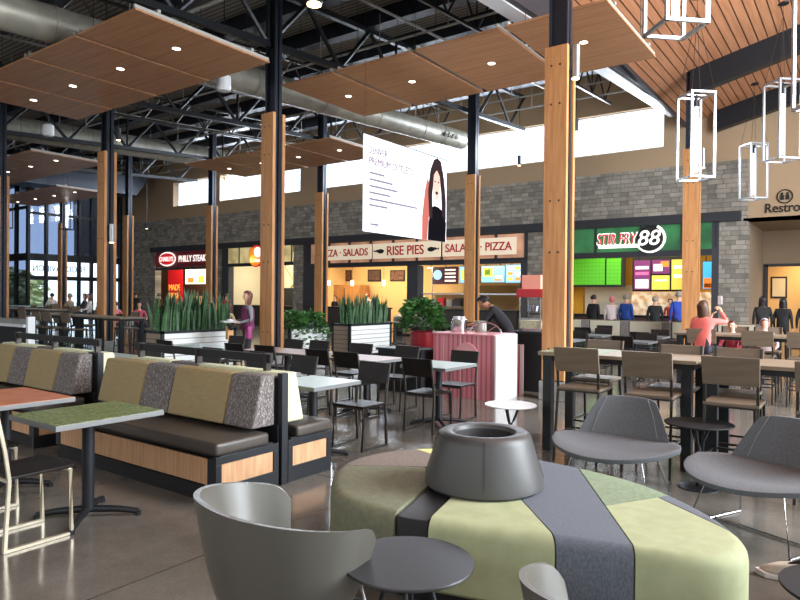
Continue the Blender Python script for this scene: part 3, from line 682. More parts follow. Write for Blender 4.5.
MB().box(-.1, 4.9, .45, .56, 1.68, 1.74).build('guard_rail', m_chrome, c)
lb = thing('bulk_bin', 'grey steel food case on the pie counter beside the dark post', 'food case', (-14.8, 21.55, 0))
MB().hexa([(-.9, -.3, .38), (.45, -.3, .38), (.45, .4, .38), (-.9, .4, .38)], [(-.9, -.3, .75), (.45, -.3, .75), (.45, .4, 1.02), (-.9, .4, 1.02)]).build('body', mat('dull_steel', (150, 148, 140), .4, .4), lb, bevel=.01)
MB().box(-.9, .45, -.2, .35, 0, .38).build('shelf_base', m_blackflat, lb)
MB().box(-.5, .1, -.24, -.2, .06, .3).build('drawer_front', mat('tan_box', (160, 124, 88), .6), lb)
for i, (x, z) in enumerate([(-21.4, 2.1), (-19.9, 2.08), (-18.0, 2.08), (-16.3, 2.1)]):
    p = thing('glass_pendant', ['small glowing glass pendant, leftmost in the pie shop', 'small glowing glass pendant between the two kitchen posters', 'small glowing glass pendant in the middle of the pie shop', 'small glowing glass pendant beside the dark post of the pie shop'][i], 'pendant lamp', (x, 23.6, z))
    MB().tube([(0, 0, 0), (0, 0, .24)], .07, 12).build('glass_shade', m_lampwhite, p)
    MB().tube([(0, 0, .24), (0, 0, 4.05-z)], .008, 5).build('cord', m_black, p)
cl = MB().box(-22, -10.4, YW+.42, 25.9, 3.35, 3.42).build('ceiling_shop', mat('pie_shop_ceiling', (70, 64, 60), .7)); cl['kind'] = 'structure'
for i in range(12):
    x = -21.2+(i % 6)*1.75; y = 23.3+(i//6)*1.2
    l = MB().tube([(x, y, 3.33), (x, y, 3.36)], .1, 12).build('recessed_lamp', m_lampwhite); tag(l, 'small recessed lamp in the dark ceiling of the pie shop', 'lamp', 'recessed lamps of the pie shop ceiling')
area_light('pie_shop_lamps', (-19, 23.9, 3.3), (0, .5, -1), 5, 1.2, 400, (1, .8, .52))
area_light('pie_shop_lamps', (-12.5, 23.9, 3.3), (0, .5, -1), 4, 1.2, 150, (1, .8, .55))
bb = em('menu_sky_blue', (110, 170, 214), .7)
t = thing('menu_screen', 'dark maroon menu screen with white round logo, leftmost in the pie shop', 'screen', (-15.2, 24.5, 2.15))
MB().tube([(0, .03, .78), (0, .03, 1.25)], .015, 6).build('hanging_rod', m_blackflat, t)
MB().box(-.72, .6, 0, .06, 0, .78).build('display', mat('maroon_display', (60, 26, 40), .4, emit=.4), t)
disc('round_logo', .22, -.02, .42, -.42, em('logo_blue', (150, 200, 230), .8), t)
for k in range(4): MB().box(-.05, .5, -.01, 0, .12+k*.16, .19+k*.16).build('menu_line', wh, t)
screen(-14.5, -13.5, 2.2, 2.92, 24.5, bb, 'blue menu screen partly behind the timber column', [(.1, .5, .2, .8, ye)])
screen(-13.4, -12.3, 2.22, 2.92, 24.5, bb, 'blue menu screen with a yellow picture right of the timber column', [(.08, .5, .35, .9, ye), (.15, .4, .45, .8, em('menu_green', (90, 130, 60))), (.6, .9, .3, .4, wh), (.55, .9, .1, .2, or_)])
screen(-12.25, -11.1, 2.2, 2.95, 24.5, bb, 'blue menu screen with rows of small pictures, rightmost in the pie shop', [(.08+.3*i, .28+.3*i, .12+.3*j, .3+.3*j, [ye, or_, wh][(i+j) % 3]) for i in range(3) for j in range(3)])
sf = MB().box(-14.6, -10.6, 25.5, 25.95, 1.3, 2.1).build('wall_band', mat('olive_gold_wall', (160, 130, 70), .7)); tag(sf, 'olive gold wall band under the pie shop menu screens', 'wall band')
ov = thing('kitchen_shelf', 'steel kitchen shelving with trays at the back right of the pie shop', 'shelf', (-15.9, 25.6, 0))
for z in (1.1, 1.7, 2.9): MB().box(-.9, 1.0, -.2, .3, z, z+.05).build('shelf_board', m_chrome, ov)
for x in (-.87, .97): MB().box(x-.02, x+.02, .2, .24, 0, 3.0).build('upright', m_chrome, ov)
for k in range(4): MB().box(-.8+k*.45, -.5+k*.45, -.1, .2, 1.16, 1.45+.08*(k % 2)).build('container', [m_chrome, m_red, m_concrete, m_charcoal][k], ov)
# ---- chicken shop interior
t = MB().box(-25.6, -25.15, 25.93, 25.99, 1.95, 2.75).build('poster', em('pink_poster', (226, 130, 130), .3, var=(240, 220, 200), scale=12)); tag(t, 'small pink and white poster in the chicken shop', 'poster')
t = MB().box(-26.7, -25.0, 25.4, 25.9, 0, 2.0).build('kitchen_cabinet', m_blackflat, bevel=.02); tag(t, 'black kitchen appliance inside the chicken shop', 'appliance')
st_ = MB()
for (x, z), (x2, z2) in (((-26.9, 3.2), (-26.1, 2.3)), ((-26.1, 2.3), (-25.2, 3.2)), ((-26.9, 1.7), (-26.1, 2.3)), ((-26.1, 2.3), (-25.2, 1.7))): st_.tube([(x, 25.95, z), (x2, 25.95, z2)], .025, 6)
for p in ((-26.1, 2.3), (-26.9, 1.7), (-25.2, 3.2)): st_.ball((p[0], 25.95, p[1]), .09, .03, .09)
t = st_.build('wall_ornament', mat('mustard_paint', (206, 160, 60), .6)); tag(t, 'mustard star line ornament on the cream chicken shop wall', 'ornament')
t = MB().box(-28, -23, 22.9, 23.6, 0, 1.05).build('service_counter', mat('dark_counter_body', (60, 54, 50), .5), bevel=.02); tag(t, 'dark counter of the chicken shop', 'counter')
area_light('chicken_shop_lamps', (-25.4, 23.8, 3.9), (0, .6, -1), 3.5, 1.2, 300, (1, .9, .68))
# ---- sandwich shop interior
t = thing('red_banner', 'red wall panel with yellow lettering MADE FRESH in the sandwich shop', 'poster', (-35.0, 24.5, 0))
MB().box(-.95, .55, 0, .05, 0, 3.2).build('panel', mat('bright_red_panel', (206, 30, 34), .5, emit=.4), t)
text('lettering', 'MADE\nFRESH', em('letter_yellow', (250, 190, 70), .7), t, (-.25, -.02, 1.75), .5, width=1.15, height=.9)
screen(-34.15, -33.1, 2.22, 3.2, 24.5, em('menu_cream', (246, 238, 214), .9), 'left bright menu screen of the sandwich shop', [(.25, .8, .1, .4, or_)])
screen(-33.05, -32.05, 2.22, 3.2, 24.5, MATS['menu_cream'], 'right bright menu screen of the sandwich shop', [(.2, .75, .1, .5, MATS.get('menu_yellow')), (.5, .9, .6, .8, wh)])
t = MB().box(-33.0, -31.6, 23.55, 24.0, 1.0, 1.5).build('display_case', em('case_glow', (246, 200, 140), .6, var=(180, 120, 70), scale=5)); tag(t, 'glowing glass food case of the sandwich shop', 'food case')
t = MB().box(-36, -29, 23.4, 24.2, 0, 1.0).build('service_counter', MATS['dark_counter_body']); tag(t, 'dark counter of the sandwich shop', 'counter')
area_light('sandwich_shop_lamps', (-32.5, 23.9, 3.9), (0, .2, -1), 4, 1.2, 170, (1, .8, .6))
# picture on the restroom corridor wall
t = thing('framed_picture', 'small dark framed picture in the restroom corridor', 'picture', (-2.75, 29.17, 1.65))
MB().box(-.28, .28, 0, .03, 0, .85).build('frame', m_blackflat, t); MB().box(-.22, .22, -.01, 0, .07, .78).build('print', mat('pale_print', (206, 190, 160), .6), t)
# ================================================================== HANGING BANNER
t = thing('hanging_banner', 'large white hanging banner showing a long haired woman and purple lettering', 'banner', (-8.0, 11.33, 2.87))
MB().box(-.01, .01, -1.54, 1.54, 0, 1.92).build('sheet', mat('glowing_banner_white', (246, 246, 250), .6, emit=.35), t)  # sheet emits by itself, in place of daylight falling on it
MB().tube([(0, -1.56, 1.92), (0, 1.56, 1.92)], .015, 8).build('top_rail', m_frame, t)
cb = MB()
for y in (-1.5, 1.5): cb.tube([(0, y, 1.92), (0, y, zroof(11.33+y)-2.87-.5)], .005, 4)
cb.build('cable', m_darktube, t)
mp_ = mat('banner_purple', (84, 28, 76), .6); mg_ = mat('banner_grey', (120, 116, 134), .6)
text('lettering', 'DENVER', mp_, t, (.015, -1.08, 1.63), .2, rz=PI/2, width=.62, height=.13, ext=.002)
text('lettering', 'PREMIUM OUTLETS', mp_, t, (.015, -.62, 1.42), .2, rz=PI/2, width=1.5, height=.15, ext=.002)
for i, w in enumerate((.5, .78, .95, .7, 1.7)): MB().box(.011, .014, -1.36, -1.36+w, 1.16-.13*i, 1.2-.13*i).build('small_print', mg_, t)
MB().box(.011, .014, -1.36, -.75, .52, .56).build('small_print', mg_, t)
MB().box(.011, .014, -1.32, -1.05, .14, .18).build('small_print', mg_, t)
def flat(name, pts, x, m, par):
    b = MB(); v = [b.bm.verts.new((x+dx, y, z)) for dx in (0,) for y, z in pts]; b.bm.faces.new(v)
    bmesh.ops.solidify(b.bm, geom=b.bm.faces[:], thickness=.002); return b.build(name, m, par)
flat('dress', [(.75, 0), (1.5, 0), (1.52, .45), (1.38, .7), (1.2, .78), (1.02, .8), (.86, .72), (.78, .4)], .016, mat('print_charcoal', (70, 66, 78), .6, emit=.15), t)  # printed figure emits faintly too, brightness put into its colours
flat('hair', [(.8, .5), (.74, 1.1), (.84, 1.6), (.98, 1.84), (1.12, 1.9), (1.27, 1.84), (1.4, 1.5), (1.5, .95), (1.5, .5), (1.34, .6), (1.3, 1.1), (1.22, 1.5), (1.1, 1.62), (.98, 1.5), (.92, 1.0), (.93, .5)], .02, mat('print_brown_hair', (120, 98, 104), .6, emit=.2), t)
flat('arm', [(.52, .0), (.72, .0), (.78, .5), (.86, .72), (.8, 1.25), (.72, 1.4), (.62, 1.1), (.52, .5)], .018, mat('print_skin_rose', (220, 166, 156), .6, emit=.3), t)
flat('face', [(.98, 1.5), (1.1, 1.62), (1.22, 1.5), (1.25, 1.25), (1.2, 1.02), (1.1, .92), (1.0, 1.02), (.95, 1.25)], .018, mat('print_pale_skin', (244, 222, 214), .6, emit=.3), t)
flat('lips', [(1.03, 1.1), (1.1, 1.14), (1.17, 1.1), (1.1, 1.05)], .022, m_red, t)
for y in (1.03, 1.17): flat('eye', [(y-.04, 1.35), (y, 1.37), (y+.04, 1.35), (y, 1.33)], .022, m_blackflat, t)
# ================================================================== BOOTHS
def booth(x1, L, label, kr, pw=.06):
    """x1: right end; L: length to the left; double sided"""
    t = thing('booth_bench', label, 'booth', (x1, 3.83, 0))
    # frame
    b = MB()
    b.box(-L, -.06, -.68, -.62, 0, .08)
    b.box(-L, -.03, -.66, -.1, 0, .1).box(-L, -.03, .1, .58, 0, .1)
    b.box(-L, -.02, -.64, -.1, .33, .37).box(-L, -.02, .1, .56, .33, .37)
    b.box(-L, -.02, -.05, .05, .0, .5)
    b.build('carcass', m_black, t, bevel=.004)
    for s, name in ((-1, 'front'), (1, 'rear')):
        y0, y1 = (-.70, -.055) if s < 0 else (.055, .60)
        e = MB(); r = .055
        e.box(-.04, 0, y0, y1, .0, .13).box(-.04, 0, y0, y1, .30, .36).box(-.04, 0, y0, y0+r, .13, .30).box(-.04, 0, y1-r, y1, .13, .30)
        e.build('end_frame', m_black, t, bevel=.003)
        MB().box(-.03, -.012, y0+r, y1-r, .13, .30).build('end_panel', m_panelwood, t)
        yo = y0 if s < 0 else y1
        n = 1 if x1 > -5 else 2; seg = (L-.08)/n
        MB().box(-L, -.06, *sorted((yo-s*.05, yo-s*.01)), 0, .12).build('kick_board', m_blackflat, t)
        for k in range(n): MB().box(-.06-(k+1)*seg+.02, -.06-k*seg-.05, *sorted((yo-s*.035, yo-s*.015)), .13, .33).build('side_panel', m_panelwood, t)
        for k in range(n+1): MB().box(-.06-k*seg-.05, -.06-k*seg+.02, *sorted((yo-s*.04, yo-s*.005)), .12, .34).build('side_frame', m_black, t)
        ys = sorted((yo, s*.16))
        MB().box(-L, -.0, ys[0], ys[1], .365, .465).build('seat_cushion', m_leather, t, bevel=.03, seg=3, smooth=True)
    # centre post and spine
    MB().box(-pw+.015, .015, -.035, .035, 0, .94).build('end_post', m_black, t, bevel=.004)
    MB().box(-L, -.05, -.045, .045, .47, .9).build('back_spine', m_blackflat, t)
    # back cushions
    x = -.05
    for w, m in kr:
        a, c = x-w+.004, x-.004; x -= w
        for s in (-1, 1):
            mm = m if s < 0 else (m_cream if m is m_tan else m)
            if s > 0 and x > -.6: mm = m_cream
            pb = [(a, s*.3, .5), (c, s*.3, .5), (c, s*.05, .5), (a, s*.05, .5)]; pt = [(a, s*.2, .93), (c, s*.2, .93), (c, s*.05, .93), (a, s*.05, .93)]
            MB().hexa(pb, pt).build('back_cushion', mm, t, bevel=.025, seg=3, smooth=True)
    return t
def booth_rail(x0, x1, label):
    t = thing('booth_rail', label, 'rail', (x0, 3.93, 0))
    L = x1-x0
    MB().box(-.1, L+.06, -.02, .02, 1.0, 1.075).build('top_bar', m_blackflat, t, bevel=.006)
    n = 2 if L > 1.9 else 1
    for k in range(n+1): MB().box(k*L/n-.02, k*L/n+.02, -.03, .03, .9, 1.08).build('rail_post', m_darktube, t)
booth(-3.97, 2.42, 'double sided booth bench with dark seat, nearest the grey armchair', [(.38, m_tweed), (.8, m_tan), (.45, m_tweed), (.74, m_tan)])
booth(-6.87, 2.6, 'double sided booth bench running out of the left edge of the photo', [(.42, m_tweed), (.7, m_tan), (.42, m_tweed), (.98, m_tan)], .2)
booth_rail(-6.23, -4.29, 'black rail on posts along the back of the nearer booth bench')
booth_rail(-9.06, -7.1, 'black rail on posts along the back of the left booth bench')
# ================================================================== DINING TABLES AND CHAIRS
def table_thing(label, w, d, top, inlay=None, name='dining_table', feet=True):
    t = thing(name, label, 'table')
    tp = MB().box(-w/2, w/2, -d/2, d/2, .712, .748).build('tabletop', m_edge, t, bevel=.003)
    MB().box(-w/2+.004, w/2-.004, -d/2+.004, d/2-.004, .748, .751).build('top_surface', top, tp)
    MB().tube([(0, 0, .05), (0, 0, .712)], .042, 20).build('post', m_black, t, smooth=True)
    MB().box(-.16, .16, -.16, .16, .7, .712).build('mounting_plate', m_black, t)
    for k in range(4):
        a = PI/4+k*PI/2; L = .34
        c, s = math.cos(a), math.sin(a)
        f = MB().tube([(.02*c, .02*s, .06), (L*.6*c, L*.6*s, .05), (L*c, L*s, .03)], .026, 10, r2=.02)
        f.tube([(L*c, L*s, .0), (L*c, L*s, .03)], .022, 10)
        f.build('foot', m_black, t, smooth=True)
    return t
def tbl(x, y, w, d, top, label, group=None):
    t = table_thing(label, w, d, top); t.location = (x, y, 0)
    if group: t['group'] = group
    return t
def make_chair(tube, seatm, backm):
    def f():
        t = thing('dining_chair', '', 'chair')
        r = .011; w = .2
        for sx in (-w, w):
            MB().tube([(sx, .2, .44), (sx, .21, .012), (sx, -.2, .012), (sx, -.175, .44), (sx, -.2, .62), (sx, -.25, .87)], r, square=True).build('side_frame', tube, t)
        for ya in (.185, -.185): MB().box(-w, w, ya, ya+.02, .425, .445).build('cross_bar', tube, t)
        MB().hexa([(-.21, -.17, .445), (.21, -.17, .445), (.21, .22, .445), (-.21, .22, .445)], [(-.21, -.17, .463), (.21, -.17, .463), (.215, .225, .468), (-.215, .225, .468)]).build('seat', seatm, t, bevel=.006)
        MB().hexa([(-.2, -.2, .66), (.2, -.2, .66), (.2, -.182, .66), (-.2, -.182, .66)], [(-.21, -.258, .875), (.21, -.258, .875), (.21, -.24, .875), (-.21, -.24, .875)]).build('backrest', backm, t, bevel=.005)
        return t
    return f
pb = Proto(make_chair(m_frame, m_wood_dark, m_wood_dark))
pc = Proto(make_chair(m_frame_lit, m_wood_dark, m_wood_dark))
N, S = 0, PI          # chair faces +Y / -Y
T = [
 (-4.49, 2.42, .66, .78, m_greenmos, 'small green mosaic topped table before the booth at left'),
 (-5.68, 2.37, .9, .68, m_orangetop, 'terracotta topped table cut by the left edge of the photo'),
 (-4.42, 4.66, .66, .68, m_palegreen, 'pale grey green table behind the right end of the booth'),
 (-5.45, 4.78, .9, .6, m_walnut, 'walnut topped table just behind the booth back, right one'),
 (-6.75, 4.78, 1.1, .6, m_walnut, 'walnut topped table just behind the booth back, middle one'),
 (-8.2, 4.78, 1.1, .6, m_palegreen, 'pale table behind the gap between the two booths'),
 (-4.32, 6.82, .66, .76, m_palegreen, 'pale grey green table in front of the pink striped kiosk'),
 (-5.55, 6.9, .85, .66, m_walnut, 'walnut table left of the one before the pink kiosk'),
 (-7.15, 6.95, 1.4, .66, m_walnut, 'long walnut table before the standing woman'),
 (-8.75, 6.6, 1.0, .6, m_palegreen, 'greenish table in front of the long snake plant planter'),
]
for x, y, w, d, m, lb_ in T: tbl(x, y, w, d, m, lb_)
pc.put((-4.45, 1.97, 0), N, 'dining chair with frame coloured as lit, tucked to the green mosaic table at left')
pc.put((-5.35, 2.02, 0), N, 'dining chair with frame coloured as lit, at the terracotta table, at the left edge')
CHS = [
 (-4.34, 5.3, S, 'black dining chair behind the pale table at the right end of the booth'),
 (-5.45, 5.35, S, 'black dining chair at the right walnut table behind the booth back'),
 (-6.25, 5.37, S, 'black dining chair at the middle walnut table behind the booth, its right chair'),
 (-7.2, 5.36, S, 'black dining chair at the middle walnut table behind the booth, its left chair'),
 (-8.45, 5.3, S, 'black dining chair at the pale table behind the gap between the booths'),
 (-4.22, 6.42, N, 'black dining chair with its back to the camera at the table before the pink kiosk'),
 (-5.42, 6.55, N, 'black dining chair, right one of two, at the walnut table left of the kiosk table'),
 (-5.95, 6.58, N, 'black dining chair, left one of two, at the walnut table left of the kiosk table'),
 (-7.0, 6.6, N, 'black dining chair on the near side of the long walnut table, right one'),
 (-7.6, 6.55, N, 'black dining chair on the near side of the long walnut table, left one'),
 (-8.9, 6.25, N, 'black dining chair on the near side of the table before the long planter'),
 (-4.35, 7.27, S, 'black dining chair directly against the pink striped kiosk'),
 (-5.4, 7.42, S, 'black dining chair on the far side of the walnut table by the black low cabinet'),
 (-6.2, 7.35, S, 'black dining chair before the middle snake plant planter'),
 (-7.1, 7.38, S, 'black dining chair on the far side of the long walnut table, right one'),
 (-7.6, 7.3, S, 'black dining chair on the far side of the long walnut table, left one'),
 (-8.95, 7.25, S, 'black dining chair beside the standing woman with the tray'),
]
for x, y, rz, lb_ in CHS: pb.put((x, y, 0), rz, lb_, 'black dining chairs')
# ---- black low cabinet left of the kiosk
c = thing('waste_cabinet', 'black low cabinet left of the pink striped kiosk', 'cabinet', (-6.3, 9.0, 0))
MB().box(-.45, .45, -.3, .3, .0, .68).build('body', m_blackflat, c, bevel=.01); MB().box(-.48, .48, -.33, .33, .68, .72).build('top', m_black, c, bevel=.004)
# ================================================================== HIGH TABLES AND STOOLS
def stool_f(tube, wood):
    def f():
        t = thing('bar_stool', '', 'stool')
        r = .012; w = .2
        for sx in (-w, w):
            MB().tube([(sx, .2, .7), (sx*1.05, .23, .005)], r, square=True).build('leg', tube, t)
            MB().tube([(sx*1.05, -.25, .005), (sx, -.175, .7), (sx, -.19, .9), (sx, -.235, 1.12)], r, square=True).build('leg', tube, t)
            MB().tube([(sx, .22, .26), (sx, -.22, .26)], r*.9, square=True).build('foot_rail', tube, t)
        for y in (-.22, .22): MB().tube([(-.2, y, .26), (.2, y, .26)], r*.9, square=True).build('foot_rail', tube, t)
        MB().box(-.2, .2, -.18, .2, .685, .7).build('seat_frame', tube, t)
        MB().box(-.215, .215, -.19, .22, .7, .73).build('seat', wood, t, bevel=.008)
        MB().hexa([(-.215, -.205, .88), (.215, -.205, .88), (.215, -.182, .88), (-.215, -.182, .88)], [(-.22, -.262, 1.12), (.22, -.262, 1.12), (.22, -.238, 1.12), (-.22, -.238, 1.12)]).build('backrest', wood, t, bevel=.005)
        return t
    return f
ps = Proto(stool_f(m_darktube, m_wood_taupe))
def high_table(x0, x1, y0, y1, top, label, inlay=None, z=1.03):
    t = thing('high_table', label, 'table', ((x0+x1)/2, (y0+y1)/2, 0)); w, h = (x1-x0)/2, (y1-y0)/2
    MB().box(-w, w, -h, h, z-.035, z).build('tabletop', top, t, bevel=.004)
    if inlay: MB().box(-w+.0, -w+inlay[0], -h, h, z, z+.004).build('mosaic_inlay', inlay[1], t)
    MB().box(-w+.03, w-.03, -h+.06, h-.06, z-.09, z-.035).build('apron', m_black, t)
    for sx in (-1, 1):
        for sy in (-1, 1): MB().box(sx*(w-.09)-.045, sx*(w-.09)+.045, sy*(h-.08)-.045, sy*(h-.08)+.045, 0, z-.035).build('leg', m_black, t)
    return t
m_wt = mat('weathered_wood_top', (150, 134, 112), .45, var=(128, 112, 92), scale=4, stretch=(1, 9, 1))
high_table(-2.78, -1.24, 6.32, 7.1, m_wt, 'high table with green mosaic end beside the big column', (.62, m_greenmos))
high_table(-1.2, .5, 6.3, 7.08, m_wt, 'high table of weathered wood between the two grey lounge chairs')
ST = [
 (-2.24, 6.22, N, 'taupe bar stool nearest the big column, back to the camera'),
 (-1.58, 6.2, N, 'second taupe bar stool from the big column, back to the camera'),
 (-.9, 6.15, N, 'third taupe bar stool from the big column, behind the round black side table'),
 (-.22, 6.1, N, 'taupe bar stool cut by the right edge, behind the right lounge chair'),
 (-2.4, 7.05, S, 'taupe bar stool beyond the high table with the green end, left one'),
 (-1.54, 6.85, S, 'taupe bar stool beyond the high table with the green end, right one'),
 (-1.0, 6.8, S, 'taupe bar stool on the far side of the weathered wood high table'),
]
for x, y, rz, l in ST: ps.put((x, y, 0), rz, l, 'taupe wooden bar stools')
high_table(-2.6, -.2, 11.45, 12.2, m_wt, 'far high table in front of the seated woman in pink')
for x, y, rz, l in [(-2.13, 11.45, N, 'far taupe bar stool just below the woman in pink'), (-1.33, 11.4, N, 'far taupe bar stool in front of the child in pink'), (-.72, 11.35, N, 'far taupe bar stool at the right edge of the far high table'),
   (-1.85, 12.4, S, 'far taupe bar stool with its back to the stone corner'), (-1.36, 12.55, S, 'far taupe bar stool beside the child with the patterned hat')]:
    ps.put((x, y, 0), rz, l, 'taupe wooden bar stools')
# far left high tables
high_table(-18.5, -16.4, 8.5, 9.2, m_wt, 'far left high table before the glass entrance')
high_table(-16.2, -14.2, 8.4, 9.1, m_wt, 'far left high table next to the long planter')
for x, y, rz, l in [(-18.3, 8.25, N, 'far left bar stool beside the white shelf unit'), (-17.4, 8.2, N, 'far left bar stool, second from the white shelf unit'), (-16.75, 8.15, N, 'far left bar stool, third from the white shelf unit'), (-15.7, 8.1, N, 'far left bar stool in front of the timber column'),
   (-15.5, 9.35, S, 'far left bar stool behind the high table, right of the timber column'), (-14.7, 9.4, S, 'far left bar stool behind the high table beside the planter'), (-17.6, 9.5, S, 'far left bar stool behind the high table, left of the timber column')]:
    ps.put((x, y, 0), rz, l, 'taupe wooden bar stools')
high_table(-27.5, -22.5, 10.6, 11.4, m_wt, 'long high table at the far left before the entrance')
high_table(-31.5, -28.5, 12.6, 13.4, m_palegreen, 'long pale high table at the far left edge')
for i, (x, y) in enumerate([(-26.9, 10.4), (-25.7, 10.4), (-24.4, 10.4), (-23.2, 10.4), (-26, 11.6), (-24.8, 11.6), (-23.5, 11.6)]):
    ps.put((x, y, 0), N if y < 11 else S, 'distant bar stool along the long high table before the entrance', 'distant bar stools at the far left')
# green framed chairs far left
pg = Proto(make_chair(mat('green_tube', (70, 130, 70), .4, .2), m_wood_taupe, m_wood_taupe))
for x, y, rz, l in [(-19.8, 8.0, N, 'green framed chair at the far left edge, left one'), (-21.3, 8.9, N, 'green framed chair at the far left edge, right one'), (-20.4, 10.2, N, 'green framed chair behind the white shelf unit')]:
    pg.put((x, y, .12 if False else 0), rz, l, 'green framed chairs')
# far black dining sets near the noodle shop
far = [(-5.0, 12.6), (-3.7, 13.1), (-5.1, 14.6), (-3.9, 15.0), (-5.6, 16.2), (-2.2, 14.6), (-.9, 14.9), (-8.3, 13.0), (-9.0, 15.2), (-12.5, 17.0), (-14.3, 14.4), (-16.6, 13.0)]
fl = ['nearest the big column', 'nearest the coral pink person', 'in the middle before the noodle shop', 'beside the noodle shop column', 'closest to the noodle queue', 'behind the woman in pink', 'before the restroom recess', 'behind the kiosk', 'behind the popcorn machine', 'before the pie shop counter', 'behind the middle planter', 'before the sandwich shop']
pt = None
for i, (x, y) in enumerate(far):
    if pt is None: pt = table_thing('small dark dining table '+fl[i], .7, .7, m_charcoal); pt['group'] = 'small dark dining tables at the back'; pt.location = (x, y, 0)
    else: copy_tree(pt, (x, y, 0), 0, 'small dark dining table '+fl[i])
    pb.put((x-.03, y-.5, 0), N, 'distant black chair near side of set '+fl[i], 'distant black dining chairs')
    pb.put((x+.03, y+.5, 0), S, 'distant black chair far side of set '+fl[i], 'distant black dining chairs')
# long banquette before the noodle shop
t = thing('banquette', 'long pale banquette back before the noodle shop queue', 'bench', (-5.6, 19.0, 0))
MB().box(-3.4, 3.6, .0, .12, 0, .95).build('panel', m_wood_taupe, t)
for k in range(6):
    MB().box(-3.38+k*1.16, -2.5+k*1.16, -.1, 0, .5, .93).build('back_cushion', mat('pale_cushion', (176, 170, 150), .8), t, bevel=.02)
    MB().box(-2.5+k*1.16+.01, -2.24+k*1.16-.01, -.1, 0, .5, .93).build('back_cushion', m_tweed, t, bevel=.02)
MB().box(-3.4, 3.6, -.6, -.1, .36, .46).build('seat', m_leather, t, bevel=.02)
MB().box(-3.38, 3.58, -.52, -.02, 0, .36).build('base', m_blackflat, t)
# ================================================================== OTTOMAN
OUT = [(-2.0, 2.74), (-2.45, 2.80), (-2.74, 3.06), (-2.93, 3.42), (-2.9, 3.8), (-2.68, 4.12), (-2.25, 4.3), (-1.7, 4.30), (-1.14, 4.16), (-.73, 3.86), (-.47, 3.52), (-.43, 3.28), (-.56, 3.12), (-.86, 3.03), (-1.19, 2.94), (-1.82, 2.77)]
OC = Vector((-1.83, 3.5))
def outline(n=144):
    """smoothed closed outline as radii around OC"""
    P = [Vector(p) for p in OUT]; m = len(P); dense = []
    for i in range(m):
        a, b, c, d = P[i-1], P[i], P[(i+1) % m], P[(i+2) % m]
        for k in range(14):
            t = k/14
            dense.append(0.5*((2*b) + (c-a)*t + (2*a-5*b+4*c-d)*t*t + (3*b-a-3*c+d)*t*t*t))
    out = []
    for i in range(n):
        ang = 2*PI*i/n; best = None
        for j in range(len(dense)):
            p, q = dense[j]-OC, dense[(j+1) % len(dense)]-OC
            a0, a1 = math.atan2(p.y, p.x), math.atan2(q.y, q.x)
            d = (a1-a0+PI) % (2*PI)-PI; e = (ang-a0+PI) % (2*PI)-PI
            if abs(d) > 1e-6 and 0 <= e/d < 1: best = p.lerp(q, e/d).length; break
        out.append(best or out[-1])
    return out
